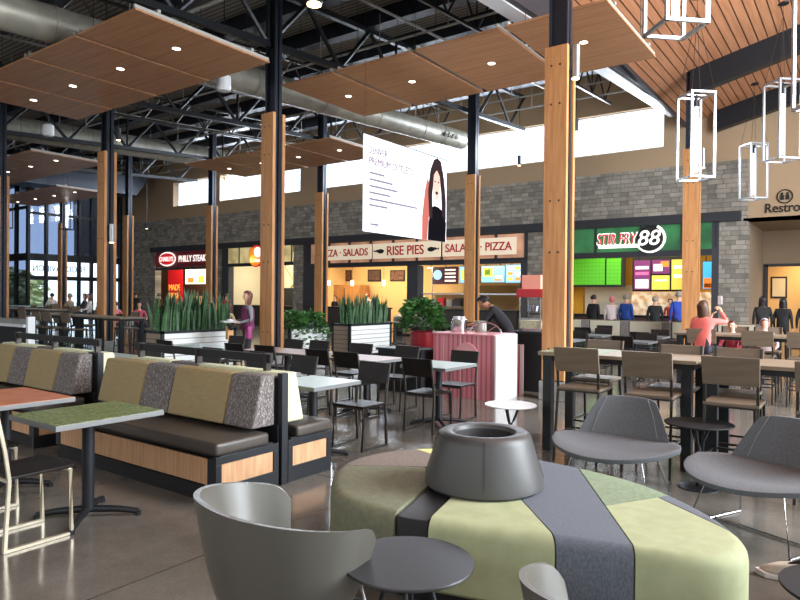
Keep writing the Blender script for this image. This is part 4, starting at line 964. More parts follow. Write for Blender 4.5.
def ottoman():
    t = thing('round_ottoman', 'large patchwork ottoman in grey, green and yellow cloth around the charcoal drum', 'ottoman', (OC.x, OC.y, 0))
    R = outline(); n = len(R); H = .45
    def body(parts, name, m, top=H, inset=0, zb=.07, rr=.07):
        b = MB(); bm = b.bm
        prof = [(0.0, 'c')]
        rings = []
        for i in range(n):
            a = 2*PI*i/n; r = R[i]-inset; row = []
            row.append((.05, top))
            for f in (.35, .6, .8): row.append((max(.06, (r-rr)*f), top))
            for k in range(6):
                q = PI/2*k/5; row.append((r-rr+rr*math.sin(q), top-rr+rr*math.cos(q)))
            row.append((r, zb+.02)); row.append((r-.02, zb)); row.append((.05, zb))
            rings.append([bm.verts.new((x*math.cos(a), x*math.sin(a), z)) for x, z in row])
        for i in range(n):
            p, q = rings[i], rings[(i+1) % n]
            for k in range(len(p)-1): bm.faces.new([p[k], q[k], q[k+1], p[k+1]])
        bm.faces.new([r_[0] for r_ in rings][::-1]); bm.faces.new([r_[-1] for r_ in rings])
        for (px_, py_), (qx, qy) in parts:        # keep the left side of the directed line p->q
            d = Vector((qx-px_, qy-py_)); nrm = Vector((d.y, -d.x, 0)).normalized()
            co = Vector((px_-OC.x, py_-OC.y, 0))+nrm*-.004
            g = bmesh.ops.bisect_plane(bm, geom=bm.verts[:]+bm.edges[:]+bm.faces[:], plane_co=co, plane_no=nrm, clear_outer=True)
            es = [e for e in g['geom_cut'] if isinstance(e, bmesh.types.BMEdge)]
            if es: bmesh.ops.holes_fill(bm, edges=es)
        o = b.build(name, m, t, smooth=True)
        return o
    body([((-2.02, 2.79), (-2.13, 3.24)), ((-2.4, 3.61), (-2.84, 3.32)), ((-1.9, 3.3), (-2.4, 3.61))], 'cushion_section', m_olive)
    body([((-2.84, 3.32), (-2.4, 3.61)), ((-2.3, 3.88), (-2.85, 4.02)), ((-2.1, 3.2), (-2.1, 4.6))], 'cushion_section', m_taupevel)
    body([((-2.85, 4.02), (-2.3, 3.88)), ((-1.83, 3.5), (-2.1, 4.6))], 'cushion_section', m_lemon)
    body([((-2.1, 4.6), (-1.83, 3.5)), ((-.85, 3.04), (-1.47, 4.08)), ((-1.6, 3.4), (-1.19, 2.94))], 'cushion_section', m_greyweave)
    body([((-1.19, 2.94), (-1.6, 3.4)), ((-1.93, 3.24), (-1.82, 2.79)), ((-1.3, 3.6), (-2.3, 3.3))], 'cushion_section', m_lime)
    body([((-1.47, 4.08), (-.85, 3.04)), ((-.96, 3.89), (-1.14, 3.58)), ((-.52, 3.54), (-.96, 3.89))], 'cushion_section', m_lime)
    body([((-1.47, 4.08), (-.85, 3.04)), ((-1.14, 3.58), (-.96, 3.89))], 'cushion_section', m_sage)
    body([((-.80, 4.17), (-1.14, 3.58)), ((-.96, 3.89), (-.52, 3.54))], 'cushion_section', m_greyweave)
    # low laminate slot
    body([((-2.125, 3.24), (-2.015, 2.79)), ((-1.825, 2.79), (-1.935, 3.24)), ((-1.5, 3.4), (-2.4, 3.2))], 'laminate_inset', m_charcoal, top=.435, inset=.02, rr=.006)
    R2_ = [r-.05 for r in R]
    MB().prism([(R2_[i]*math.cos(2*PI*i/n), R2_[i]*math.sin(2*PI*i/n)) for i in range(n)], 0, .07).build('plinth', m_blackflat, t)
    return t
ottoman()
b = thing('upholstered_drum', 'round charcoal upholstered drum planter standing in the middle of the ottoman', 'planter', (-1.885, 3.5, .45)); b.scale = (1, 1, .92)
MB().lathe([(.0, .0), (.345, .0), (.362, .02), (.358, .06), (.29, .31), (.278, .345), (.255, .362), (.225, .366), (.195, .357), (.178, .33), (.176, .30), (.2, .28), (.2, .1), (0, .1)], n=64).build('padded_rim', m_bin, b, smooth=True)
MB().lathe([(.0, .11), (.168, .11), (.17, .325), (.176, .335), (.178, .33), (.172, .3), (.172, .105), (0, .105)], n=64).build('shaded_liner', m_blackflat, b, smooth=True)  # inside of the drum blackened: its shade is put into the colour
for k in range(4):
    a = k*PI/2+.5
    sm = MB(); sm.tube([(r*math.cos(a), r*math.sin(a), z) for r, z in ((.361, .06), (.292, .31), (.28, .346))], .0016, 5); sm.build('seam', m_blackflat, b)
# ================================================================== ROUND TABLES
def round_table(x, y, z, r, m, label, kind):
    t = thing('round_side_table', label, 'table', (x, y, 0))
    MB().lathe([(0, z-.014), (r-.006, z-.014), (r, z-.009), (r, z-.004), (r-.003, z), (0, z)], n=56).build('tabletop', m, t, smooth=True)
    if kind == 'tripod':
        for k in range(4):
            a = k*PI/2+.5
            MB().tube([(.07*math.cos(a), .07*math.sin(a), z-.014), (.2*math.cos(a), .2*math.sin(a), .0)], .011, 10).build('leg', m_chrome if kind != 'tripod' else m_black, t, smooth=True)
    else:
        f = MB().tube([(0, 0, .02), (0, 0, z-.2)], .02, 12); f.build('stem', m_black, t, smooth=True)
        for k in range(3):
            a = k*2*PI/3+.4
            MB().tube([(0, 0, z-.22), (.035*math.cos(a), .035*math.sin(a), z-.16), (.09*math.cos(a), .09*math.sin(a), z-.014)], .013, 8).build('branch_arm', m_black, t, smooth=True)
        MB().lathe([(0, 0), (.16, 0), (.16, .008), (.03, .018), (0, .018)], n=36).build('base_disc', m_black, t)
    return t
round_table(-1.53, 2.19, .5, .275, m_charcoal, 'large round charcoal table in the foreground beside the grey armchair', 'tripod')
round_table(-2.94, 6.02, .5, .265, m_whitemetal, 'round white topped side table left of the big column', 'stem')
round_table(-1.13, 5.9, .55, .275, m_blackflat, 'round black side table between the two grey lounge chairs', 'stem')
round_table(-.02, 2.98, .5, .25, m_blackflat, 'dark round table just entering the lower right corner', 'stem')
# ================================================================== LOUNGE CHAIRS
def lounge():
    t = thing('lounge_chair', '', 'lounge chair')
    # wide curved seat pad, long axis X, front +Y edge bowed
    nu, nv = 33, 13; P, Q = [], []
    for i in range(nu):
        u = -1+2*i/(nu-1); row, row2 = [], []
        x = .505*u
        yf = .5*(max(0, 1-abs(u)**2.1))**.62 + .015
        yb = -.3*(max(0, 1-abs(u)**3.2))**.5 - .015
        for j in range(nv):
            v = j/(nv-1); y = yb+(yf-yb)*v
            z = .445+.008*(1-(2*v-1)**4)-.02*v*v*(1-u*u)-.02*(1-u*u)-.035*math.sin(PI*min(1, v*1.1))**2*(1-u*u)
            row.append((x, y, z)); row2.append((x*.985, y*.97, z-.045*(1-.2*(2*v-1)**2)))
        P.append(row); Q.append(row2)
    MB().shell(P, Q).build('seat_pad', m_lounge, t, smooth=True, bevel=.008)
    P, Q = [], []
    for i in range(21):
        u = -1+2*i/20; row, row2 = [], []
        for j in range(9):
            v = j/8
            hw = .385-.13*v - .02*(v**4)
            x = hw*u; y = -.29-.1*v+.1*(u*u)*(1-.3*v); z = .415+.34*v - .022*(abs(u)**5)*v
            row.append((x, y, z)); row2.append((x*.97, y-.035, z))
        P.append(row); Q.append(row2)
    bk = MB().shell(P, Q).build('backrest', m_lounge, t, smooth=True, bevel=.006)
    for sx in (-1, 1): MB().tube([(sx*.27, -.243, .45), (sx*.23, -.29, .6), (sx*.17, -.335, .745)], .003, 5).build('seam', mat('pale_thread', (150, 150, 152), .8), bk)
    for sx in (-1, 1):
        MB().tube([(sx*.26, .2, .385), (sx*.36, .3, .011), (sx*.36, -.3, .011), (sx*.26, -.15, .385)], .0085, 10).build('sled_leg', m_chrome, t, smooth=True)
    MB().tube([(-.36, .0, .011), (.36, .0, .011)], .008, 8).build('cross_bar', m_chrome, t)
    MB().box(-.3, .3, -.15, .25, .368, .384).build('seat_plate', m_black, t)
    return t
pl_ = Proto(lounge)
pl_.put((-1.635, 5.25, 0), PI, 'grey tweed lounge chair in front of the high table, left one')
pl_.put((-.55, 5.0, 0), PI-.45, 'grey tweed lounge chair cut by the right edge of the photo')
# ================================================================== ARMCHAIRS
def armchair():
    t = thing('tub_armchair', '', 'armchair')
    nu, nv = 65, 12; P, Q = [], []
    for i in range(nu):
        u = i/(nu-1); a = math.radians(-90 + (u-.5)*2*128)     # sweeps around the back (-Y)
        side = abs(u-.5)*2
        top = .76-.12*side**1.6
        if side > .88: top -= .06*((side-.88)/.12)**2.5
        row, row2 = [], []
        for j in range(nv):
            v = j/(nv-1)
            k = .72+.28*(v**.7)
            ext = 1+.12*max(0, side-.6)
            rx, ry = .42*k*ext, .37*k*ext
            z = .3+(top-.3)*v
            row.append((rx*math.cos(a), ry*math.sin(a)+ .02, z))
            th = .05*(1-.45*v)*(1-.35*side)
            row2.append(((rx-th)*math.cos(a), (ry-th)*math.sin(a)+.02, z+ (.0 if v < 1 else -.002)))
        P.append(row); Q.append(row2)
    sh = MB().shell(P, Q).build('shell', m_greyleather, t, smooth=True, bevel=0)
    MB().lathe([(0, .27), (.22, .27), (.265, .31), (.285, .38), (.275, .41), (.2, .43), (0, .425)], (0, .02, 0), 40, 1.12, 1.0).build('seat_cushion', m_greyleather, t, smooth=True)
    for sx in (-1, 1):
        MB().tube([(sx*.2, .22, .3), (sx*.27, .3, .012), (sx*.27, -.25, .012), (sx*.2, -.18, .3)], .01, 10).build('sled_leg', m_chrome, t, smooth=True)
    MB().tube([(-.3, .2, .46), (-.27, .26, .3), (-.2, .24, .29)], .008, 8).build('arm_strut', m_chrome, t)
    MB().tube([(.3, .2, .46), (.27, .26, .3), (.2, .24, .29)], .008, 8).build('arm_strut', m_chrome, t)
    return t
pa = Proto(armchair)
pa.put((-2.04, 1.95, 0), -.25, 'warm grey leather tub armchair in the left foreground')
pa.put((-.5, 2.03, 0), .15, 'warm grey leather tub armchair of which only an arm tip shows at the bottom')
# ================================================================== PLANTERS
def plank_box(t, w, d, h):
    """w along X, d along Y; corner at origin centre"""
    MB().box(-w/2+.03, w/2-.03, -d/2+.03, d/2-.03, .06, h-.04).build('box', m_plank, t)
    MB().box(-w/2+.04, w/2-.04, -d/2+.04, d/2-.04, 0, .06).build('base', m_blackflat, t)
    for s in (-1, 1): MB().box(-w/2+.06, w/2-.06, *sorted((s*(d/2-.03), s*(d/2-.012))), .06, h-.05).build('end_panel', m_plank_shaded, t)
    fr = MB()
    for sx in (-1, 1):
        for sy in (-1, 1): fr.box(*sorted((sx*w/2, sx*(w/2-.06))), *sorted((sy*d/2, sy*(d/2-.06))), 0, h)
    for sx in (-1, 1): fr.box(*sorted((sx*w/2, sx*(w/2-.06))), -d/2, d/2, h-.05, h)
    for sy in (-1, 1): fr.box(-w/2, w/2, *sorted((sy*d/2, sy*(d/2-.06))), h-.05, h)
    fr.build('corner_frame', m_black, t)
    MB().box(-w/2+.05, w/2-.05, -d/2+.05, d/2-.05, h-.1, h-.06).build('soil', m_soil, t)
def snake_clump(n, h, seed):
    rd = random.Random(seed); b = MB()
    for k in range(n):
        a = rd.uniform(0, 2*PI); r0 = rd.uniform(0, .11); x, y = r0*math.cos(a), r0*math.sin(a)
        L = h*rd.uniform(.6, 1.08); lean = rd.uniform(0, .2)*L; da = a+rd.uniform(-.6, .6); w = rd.uniform(.022, .036); tw = rd.uniform(0, PI)
        ra, rb = [], []
        for i in range(7):
            f = i/6; ww = w*(.7+.6*f if f < .5 else 1.0*(1-((f-.5)/.5)**2)+.03)
            cx, cy, cz = x+math.cos(da)*lean*f*f, y+math.sin(da)*lean*f*f, L*f
            dx, dy = math.cos(tw+f*.5)*ww, math.sin(tw+f*.5)*ww
            ra.append([(cx-dx, cy-dy, cz), (cx-dy*.25, cy+dx*.25, cz), (cx+dx, cy+dy, cz)])
            rb.append([(cx-dx, cy-dy, cz-.001), (cx+dy*.1, cy-dx*.1, cz), (cx+dx, cy+dy, cz-.001)])
        b.shell(ra, rb)
    return b
def snake_proto(seed):
    o = snake_clump(16, .78, seed).build('snake_plant', m_leaf, smooth=True)
    tag(o, 'x', 'plant'); return o
def plant_row(x, y0, y1, z, n, label, group, sc=1.0):
    for i in range(n):
        o = snake_proto(31+i*7+int(abs(x)*10)); o.location = (x+random.uniform(-.09, .09), y0+(y1-y0)*(i+.5)/n, z); o.scale = (sc, sc, sc*random.uniform(.9, 1.08)); o.rotation_euler.z = random.uniform(0, 6)
        tag(o, label, 'plant', group)
t = thing('planter_box', 'long white plank planter box of snake plants left of the standing woman', 'planter', (-11.54, 8.45, 0)); plank_box(t, .62, 1.85, .86)
plant_row(-11.54, 7.6, 9.3, .8, 11, 'upright snake plant in the long planter left of the standing woman', 'snake plants of the long left planter', 1.1)
t = thing('planter_box', 'white plank planter box of snake plants in front of the pie shop', 'planter', (-11.0, 13.5, 0)); plank_box(t, .62, 1.8, .87)
plant_row(-11.0, 12.7, 14.35, .8, 10, 'upright snake plant in the planter before the pie shop', 'snake plants of the planter before the pie shop', 1.05)
t = thing('planter_box', 'white plank planter box with leafy hanging plants right of the second column', 'planter', (-11.0, 11.15, 0)); plank_box(t, .62, 1.35, .86)
def leafy(n, rx, ry, rz, seed, ls=.09, trail=0):
    rd = random.Random(seed); b = MB()
    for k in range(n):
        a = rd.uniform(0, 2*PI); e = rd.uniform(-.15, 1)*PI/2; q = rd.uniform(.55, 1)
        c = Vector((rx*q*math.cos(a)*math.cos(e), ry*q*math.sin(a)*math.cos(e), rz*q*math.sin(e)))
        if trail and k < trail: c = Vector((rx*rd.uniform(.9, 1.15), ry*rd.uniform(-.5, .5), -rd.uniform(0, .5)))
        d = Vector((math.cos(a)+rd.uniform(-.5, .5), math.sin(a)+rd.uniform(-.5, .5), rd.uniform(-.6, .6))).normalized()
        u = d.cross(Vector((rd.uniform(-1, 1), rd.uniform(-1, 1), 1))).normalized(); n_ = d.cross(u)
        L = ls*rd.uniform(.7, 1.3); w = L*.32
        v = [b.bm.verts.new(c+p) for p in (Vector((0, 0, 0)), d*L*.45+u*w, d*L, d*L*.45-u*w, d*L*.45+n_*.012)]
        b._f([v[0], v[1], v[4]]); b._f([v[1], v[2], v[4]]); b._f([v[2], v[3], v[4]]); b._f([v[3], v[0], v[4]])
    return b
for i, (y, sz) in enumerate([(10.75, .34), (11.45, .36)]):
    t = thing('leafy_plant', ['bushy green plant in the planter beside the second column, nearer half', 'bushy green plant with trailing stems in the planter beside the second column'][i], 'plant', (-10.95, y, .8), 0, 'leafy plants of the planter beside the second column')
    st_ = MB()
    for k in range(8): st_.tube([(0, 0, 0), (.12*math.cos(k), .12*math.sin(k), .12), (.24*math.cos(k), .24*math.sin(k), .24)], .006, 5)
    st_.build('stem', m_leaf, t)
    leafy(560, .36, .42, .42, 5+i, .12, 70 if i else 20).build('foliage', m_leaf2, t, normals=False)
# potted plant beside the kiosk
t = thing('potted_plant', 'bushy potted plant in a red pot left of the pink striped kiosk', 'plant', (-6.55, 9.75, 0))
MB().lathe([(0, 0), (.13, 0), (.2, .38), (.215, .42), (.215, .95), (.19, .97), (.19, .9), (0, .9)], n=28).build('pot', mat('crimson_glaze', (150, 28, 40), .35), t, smooth=True)
st_ = MB()
for k in range(9): st_.tube([(0, 0, .9), (.08*math.cos(k*.7), .08*math.sin(k*.7), 1.1), (.2*math.cos(k*.7), .2*math.sin(k*.7), 1.35)], .007, 5)
st_.build('stem', m_leaf, t)
f = leafy(700, .42, .42, .46, 9, .13).build('foliage', m_leaf2, t, normals=False); f.location = (0, 0, 1.12)
# ================================================================== KIOSK, POPCORN MACHINE
m_pink = mat('pink_stripe', (206, 130, 138), .5)
add_lines(m_pink, 'X', .085, .03, (178, 92, 106)); add_lines(m_pink, 'X', .31, .014, (226, 190, 190))
t = thing('kiosk_counter', 'pink striped sales kiosk with a white end panel', 'counter', (-4.55, 8.78, 0))
MB().box(-1.12, -.01, 0, .7, .0, 1.0).build('body', m_pink, t)
MB().box(-.01, .02, -.01, .72, 0, 1.01).build('end_panel', m_whitemetal, t)
MB().box(-1.13, -.01, -.02, .72, 1.0, 1.02).build('countertop', mat('pink_top', (220, 150, 156), .4), t)
MB().lathe([(0, 0), (.2, 0), (.2, .02), (0, .02)], n=30).build('round_badge', mat('pale_badge', (214, 152, 156), .5), t).rotation_euler = (PI/2, 0, 0)
bpy.data.objects['round_badge'].location = (-.5, -.0, .68)
t = thing('wheel_rim', 'round wheel like hoop showing above the pink kiosk', 'hoop', (-4.95, 9.2, 1.02))
MB().tube([(.28*math.cos(a*PI/16), 0, .17*math.sin(a*PI/16)) for a in range(17)], .012, 8).build('hoop', m_chrome, t)
for a in (4, 8, 12): MB().tube([(0, 0, 0), (.28*math.cos(a*PI/16), 0, .17*math.sin(a*PI/16))], .006, 6).build('spoke', m_chrome, t)
for i, (x, y, r, h) in enumerate([(-5.45, 9.22, .13, .2), (-5.12, 9.35, .1, .18), (-5.66, 9.42, .07, .14)]):
    p = thing('steel_pot', ['large steel pot with cups on the pink kiosk', 'dark steel pot beside the man on the kiosk', 'small steel pot at the left end of the kiosk'][i], 'pot', (x, y, 1.02))
    MB().lathe([(0, 0), (r*.95, 0), (r, .02), (r, h), (r+.012, h+.005), (r-.008, h), (r-.01, .02), (0, .02)], n=28).build('vessel', m_chrome if i != 1 else mat('dull_steel', (120, 120, 120), .3, .8), p, smooth=True)
    c = MB()
    for k in range(5): c.lathe([(0, h-.02), (.028, h-.02), (.035, h+.05), (0, h+.05)], (r*.55*math.cos(k*1.25), r*.55*math.sin(k*1.25), 0), 10)
    if i == 0: c.build('paper_cup', m_whitemetal, p)
t = thing('popcorn_machine', 'red topped glass popcorn machine on a black stand beside the big column', 'popcorn machine', (-4.62, 10.35, 0))
MB().box(-.24, .24, -.22, .22, 0, .98).build('stand', m_blackflat, t, bevel=.01)
MB().box(-.28, .28, -.26, .26, .98, 1.02).build('stand_top', m_black, t)
for sx in (-1, 1):
    for sy in (-1, 1): MB().box(*sorted((sx*.2, sx*.18)), *sorted((sy*.18, sy*.16)), 1.06, 1.6).build('corner_bar', m_chrome, t)
MB().box(-.21, .21, -.19, .19, 1.02, 1.07).build('tray', m_chrome, t)
MB().box(-.195, .195, -.175, -.17, 1.07, 1.6).box(.19, .195, -.17, .17, 1.07, 1.6).box(-.195, -.19, -.17, .17, 1.07, 1.6).build('glass_wall', MATS['clear_glass'], t)
MB().box(-.19, .19, -.16, .16, 1.07, 1.2).build('popcorn', mat('popcorn', (236, 222, 180), .8, var=(214, 190, 130), scale=30), t)['kind'] = 'stuff'
MB().box(-.24, .24, -.22, .22, 1.6, 1.74).build('red_hood', m_red, t, bevel=.01)
MB().box(-.17, .17, -.15, .15, 1.74, 1.98).build('paper_box_stack', mat('peach_box', (236, 160, 140), .5, emit=.1), t)
MB().lathe([(0, 1.36), (.07, 1.36), (.09, 1.45), (0, 1.46)], n=16).build('kettle', m_chrome, t)
for i, (x, y) in enumerate([(-4.78, 9.75), (-4.62, 9.72)]):
    t = thing('striped_box', ['red and white striped box left of the popcorn machine', 'red and white striped box right at the popcorn machine stand'][i], 'box', (x, y, 0))
    ms = mat('red_white_stripe', (226, 200, 200), .5); 
    if i == 0: add_lines(ms, 'X', .04, .02, (190, 40, 50))
    MB().box(-.07, .07, -.07, .07, .0, .78+.04*i).build('carton', ms, t)
# ================================================================== WHITE SHELF UNIT AT THE LEFT
t = thing('shelf_unit', 'white open counter unit at the left edge behind the booths', 'shelf', (-16.75, 6.8, 0))
for x in (-2.3, -.7, 1.6): MB().box(x-.05, x+.05, -.05, .1, 0, 1.06).build('upright', m_whitemetal, t)
for z in (.82, .1): MB().box(-2.24, 1.54, -.1, .1, z, z+.06).build('shelf_board', m_whitemetal, t)
MB().box(-2.24, 1.54, -.02, .02, .88, 1.0).build('grey_panel', m_concrete, t)
MB().box(-2.24, 1.54, .06, .1, .16, .82).build('back_panel', m_blackflat, t)
# ================================================================== OUTDOORS
for i, (x, y, r) in enumerate([(-60, 24.6, 2.4), (-66, 28.4, 3.0), (-72, 30, 3.4)]):
    o = leafy(900, r, r, r*1.1, 50+i, .7).build('shrub', mat('olive_shrub', (156, 164, 116), .8), normals=False); o.location = (x, y, .4)
    tag(o, ['olive green shrub outside, nearest the glass corner', 'olive green shrub outside the left windows, middle one', 'olive green shrub outside the left windows, farthest one'][i], 'shrub')
# ================================================================== PEOPLE
POSE = {
 'stand': dict(pel=(0, 0, .95), wa=(0, .0, 1.1), ch=(0, .0, 1.3), nb=(0, -.01, 1.44), nk=(0, 0, 1.51), h1=(0, .015, 1.58), h2=(0, .012, 1.65), h3=(0, 0, 1.70),
   sR=(.165, 0, 1.4), eR=(.22, -.03, 1.14), wR=(.22, .05, .91), hR=(.215, .08, .83), hipR=(.09, 0, .91), kR=(.1, .02, .5), aR=(.1, -.03, .09), tR=(.11, .13, .04)),
}
def mirror(d):
    o = dict(d)
    for k in list(d):
        if k.endswith('R') and k[:-1]+'L' not in d: o[k[:-1]+'L'] = (-d[k][0], d[k][1], d[k][2])
    return o
def shift(d, keys, v):
    o = dict(d)
    for k in keys: o[k] = tuple(o[k][i]+v[i] for i in range(3))
    return o
ST_ = mirror(POSE['stand'])
UPPER = ['pel', 'wa', 'ch', 'nb', 'nk', 'h1', 'h2', 'h3', 'sR', 'eR', 'wR', 'hR', 'sL', 'eL', 'wL', 'hL', 'hipR', 'hipL']
def sit(seat):
    d = shift(ST_, UPPER, (0, 0, seat+.13-.95))
    for s, n in ((1, 'R'), (-1, 'L')):
        d['k'+n] = (s*.12, .42, seat+.1); fz = .09 if seat < .6 else .34
        d['a'+n] = (s*.12, .38, fz); d['t'+n] = (s*.12, .54, fz-.05)
        sh = d['s'+n]
        d['e'+n] = (s*.24, .08, sh[2]-.24); d['w'+n] = (s*.16, .3, sh[2]-.3); d['h'+n] = (s*.12, .37, sh[2]-.3)
    return d
RAD = dict(pel=(.15, .11), wa=(.135, .1), ch=(.155, .105), nb=(.075, .06), nk=(.05, .05), h1=(.07, .08), h2=(.08, .092), h3=(.055, .065), s=(.062, .062), e=(.043, .043), w=(.028, .024), h=(.032, .022), hip=(.088, .085), k=(.06, .06), a=(.04, .042), t=(.038, .03))
BONES = [('pel', 'wa', 0), ('wa', 'ch', 0), ('ch', 'nb', 0), ('nb', 'nk', 2), ('nk', 'h1', 2), ('h1', 'h2', 2), ('h2', 'h3', 2)]
for n_ in 'RL': BONES += [('ch', 's'+n_, 0), ('s'+n_, 'e'+n_, 0), ('e'+n_, 'w'+n_, 4), ('w'+n_, 'h'+n_, 2), ('pel', 'hip'+n_, 1), ('hip'+n_, 'k'+n_, 1), ('k'+n_, 'a'+n_, 1), ('a'+n_, 't'+n_, 3)]
def person(loc, rz, label, joints, h=1.7, shirt=(60, 60, 70), pants=(40, 42, 54), skin=None, hair=None, hairstyle='short', bare_arms=False, wide=1.0, face=False, fingers=False, group=None, cat='person'):
    sc = h/1.74; skin = skin or m_skin; hair = hair or m_hair_b
    t = thing('person', label, cat, loc, rz, group)
    ms = mat('cloth_%d_%d_%d' % tuple(shirt), shirt, .8); mp = mat('cloth_%d_%d_%d' % tuple(pants), pants, .8)
    names = list(RAD_KEYS); idx = {k: i for i, k in enumerate(names)}
    vs = [Vector(joints[k])*sc for k in names]; es = [(idx[a], idx[b]) for a, b, _ in BONES]
    rads = []
    for k in names:
        r = RAD.get(k) or RAD[k[:-1]]
        q = sc*(wide if k in ('pel', 'wa', 'ch') else 1)
        rads.append((r[0]*q, r[1]*q))
    segs = [(Vector(joints[a])*sc, Vector(joints[b])*sc, m_) for a, b, m_ in BONES]
    roots = [0]
    if fingers:
        for n in 'RL':
            w, hh = Vector(joints['w'+n])*sc, Vector(joints['h'+n])*sc
            d = (hh-w).normalized(); u = d.cross(Vector((0, 0, 1))).normalized()
            if u.length < .5: u = Vector((1, 0, 0))
            dn = u.cross(d); dn = dn if dn.z < 0 else -dn
            for i, (off, L) in enumerate(((-.028, .062), (-.01, .075), (.01, .07), (.028, .055), (.04 if n == 'L' else -.04, .05))):
                th = i == 4
                b0 = hh - d*(.03 if th else .005) + u*off*.9
                p1 = hh + d*L*(.45 if not th else .35) + u*off*(1.1 if not th else 1.5)
                p2 = hh + d*L*(1.0 if not th else .75) + u*off*(1.1 if not th else 1.5) + dn*.02
                i0 = len(vs); vs += [b0, p1, p2]; es += [(i0, i0+1), (i0+1, i0+2)]; rads += [(.0095,)*2, (.009,)*2, (.0075,)*2]; segs += [(b0, p1, 2), (p1, p2, 2)]; roots.append(i0)
    me = bpy.data.meshes.new('sk'); me.from_pydata([tuple(v) for v in vs], es, [])
    o = bpy.data.objects.new('sk', me); COL.objects.link(o)
    o.modifiers.new('Skin', 'SKIN'); sv = me.skin_vertices[0].data
    for i, r in enumerate(rads): sv[i].radius = r; sv[i].use_root = i in roots
    sub = o.modifiers.new('Sub', 'SUBSURF'); sub.levels = 2 if face else 1; sub.render_levels = sub.levels
    dg = bpy.context.evaluated_depsgraph_get(); dg.update()
    bm_ = bpy.data.meshes.new_from_object(o.evaluated_get(dg)); bpy.data.objects.remove(o)
    bm_.materials.clear()
    for q in (ms, mp, skin, m_blackflat): bm_.materials.append(q)
    for p in bm_.polygons:
        c = p.center; best = (9, 0)
        for a, b, m_ in segs:
            ab = b-a; f = max(0, min(1, (c-a).dot(ab)/max(1e-9, ab.length_squared))); dd = (c-a-ab*f).length
            if dd < best[0]: best = (dd, m_)
        k = best[1]
        if k == 4: k = 2 if bare_arms else 0
        p.material_index = k; p.use_smooth = True
    b = bpy.data.objects.new('body', bm_); COL.objects.link(b); b.parent = t
    # hair
    hc = (Vector(joints['h1'])+Vector(joints['h2']))*.5*sc; up = (Vector(joints['h3'])-Vector(joints['h1'])).normalized(); 
    hb = bmesh.new(); bmesh.ops.create_icosphere(hb, subdivisions=3, radius=1)
    drop = []
    for v in hb.verts:
        x, y, z = v.co
        if y > .22 and z < .5: drop.append(v); continue
        if z < -.35 and hairstyle == 'short': drop.append(v); continue
        s_ = 1+.05*math.sin(9*x+5*z)*(hairstyle != 'cap')
        Z = z*.118*s_; 
        if hairstyle == 'long' and z < 0: Z = z*.42; y = y*.8-.15*(-z); x = x*(1+.25*(-z))
        v.co = (x*.096*s_, y*.112*s_-.008, Z+.018)
    bmesh.ops.delete(hb, geom=drop, context='VERTS')
    bmesh.ops.solidify(hb, geom=hb.faces[:], thickness=.012)
    hm = bpy.data.meshes.new('hair'); hb.to_mesh(hm); hb.free(); hm.materials.append(hair)
    for p in hm.polygons: p.use_smooth = True
    ho = bpy.data.objects.new('cap' if hairstyle == 'cap' else 'hair', hm); COL.objects.link(ho); ho.parent = t; ho.location = hc; ho.scale = (sc,)*3
    ho.rotation_euler = Vector((0, 0, 1)).rotation_difference(up).to_euler()
    if face:
        q = Vector((0, 0, 1)).rotation_difference(up).to_matrix()
        def at(x, y, z): return hc + q @ (Vector((x, y, z))*sc)
        for sx in (-1, 1):
            MB().ball(at(sx*.03, .083, .0), .01, .006, .006).build('eye', m_blackflat, b, smooth=True)
            MB().ball(at(sx*.082, .0, -.01), .01, .018, .026).build('ear', skin, b, smooth=True)
        MB().hexa([at(-.014, .084, -.03), at(.014, .084, -.03), at(.0, .108, -.03)], [at(-.006, .084, .006), at(.006, .084, .006), at(0, .09, .006)]).build('nose', skin, b, smooth=True)
        MB().ball(at(0, .082, -.05), .022, .007, .005).build('mouth', mat('lips', (180, 92, 88), .5), b, smooth=True)
    return t
RAD_KEYS = ['pel', 'wa', 'ch', 'nb', 'nk', 'h1', 'h2', 'h3']
for n_ in 'RL': RAD_KEYS += [q+n_ for q in ('s', 'e', 'w', 'h', 'hip', 'k', 'a', 't')]
FC = PI    # facing -Y ; rz=0 faces +Y
# standing woman with tray
d = dict(ST_); d['eR'] = (.22, -.04, 1.14); d['wR'] = (.15, .2, 1.1); d['hR'] = (.12, .28, 1.1)
d['eL'] = (-.22, -.02, 1.14); d['wL'] = (-.12, .2, 1.08); d['hL'] = (-.08, .28, 1.09)
w = person((-10.1, 8.72, 0), 2.7, 'person in a plum vest over grey sleeves, standing and holding a white tray', d, 1.68, (128, 128, 132), (36, 34, 42), hairstyle='long', hair=mat('auburn_hair', (96, 54, 40), .5), face=True, fingers=True)
vb = MB().lathe([(.15, .93), (.175, .95), (.16, 1.08), (.165, 1.25), (.168, 1.34), (.11, 1.41), (.085, 1.42), (.1, 1.40)], (0, 0, -.045), 28, 1.06, .78)
vo = vb.build('vest', mat('plum_quilt', (112, 34, 84), .7, var=(92, 28, 68), scale=9), w, smooth=True)
t = thing('shoulder_bag', 'magenta bag hanging at the hip of the standing person with the tray', 'bag', (-9.93, 8.6, .72), 2.7)
MB().box(-.09, .12, -.05, .05, 0, .26).build('bag_body', mat('magenta_leather', (150, 36, 110), .5), t, bevel=.025, seg=3, smooth=True)
MB().tube([(-.08, 0, .24), (-.05, 0, .45), (.02, 0, .6), (.08, 0, .45), (.1, 0, .24)], .008, 6).build('strap', m_blackflat, t)
cth = (-10.1+.32*-math.sin(2.7)-.04, 8.72+.32*math.cos(2.7))
t = thing('serving_tray', 'white tray held in front by the standing person in the plum vest', 'tray', (cth[0], cth[1], 1.04), 2.7)
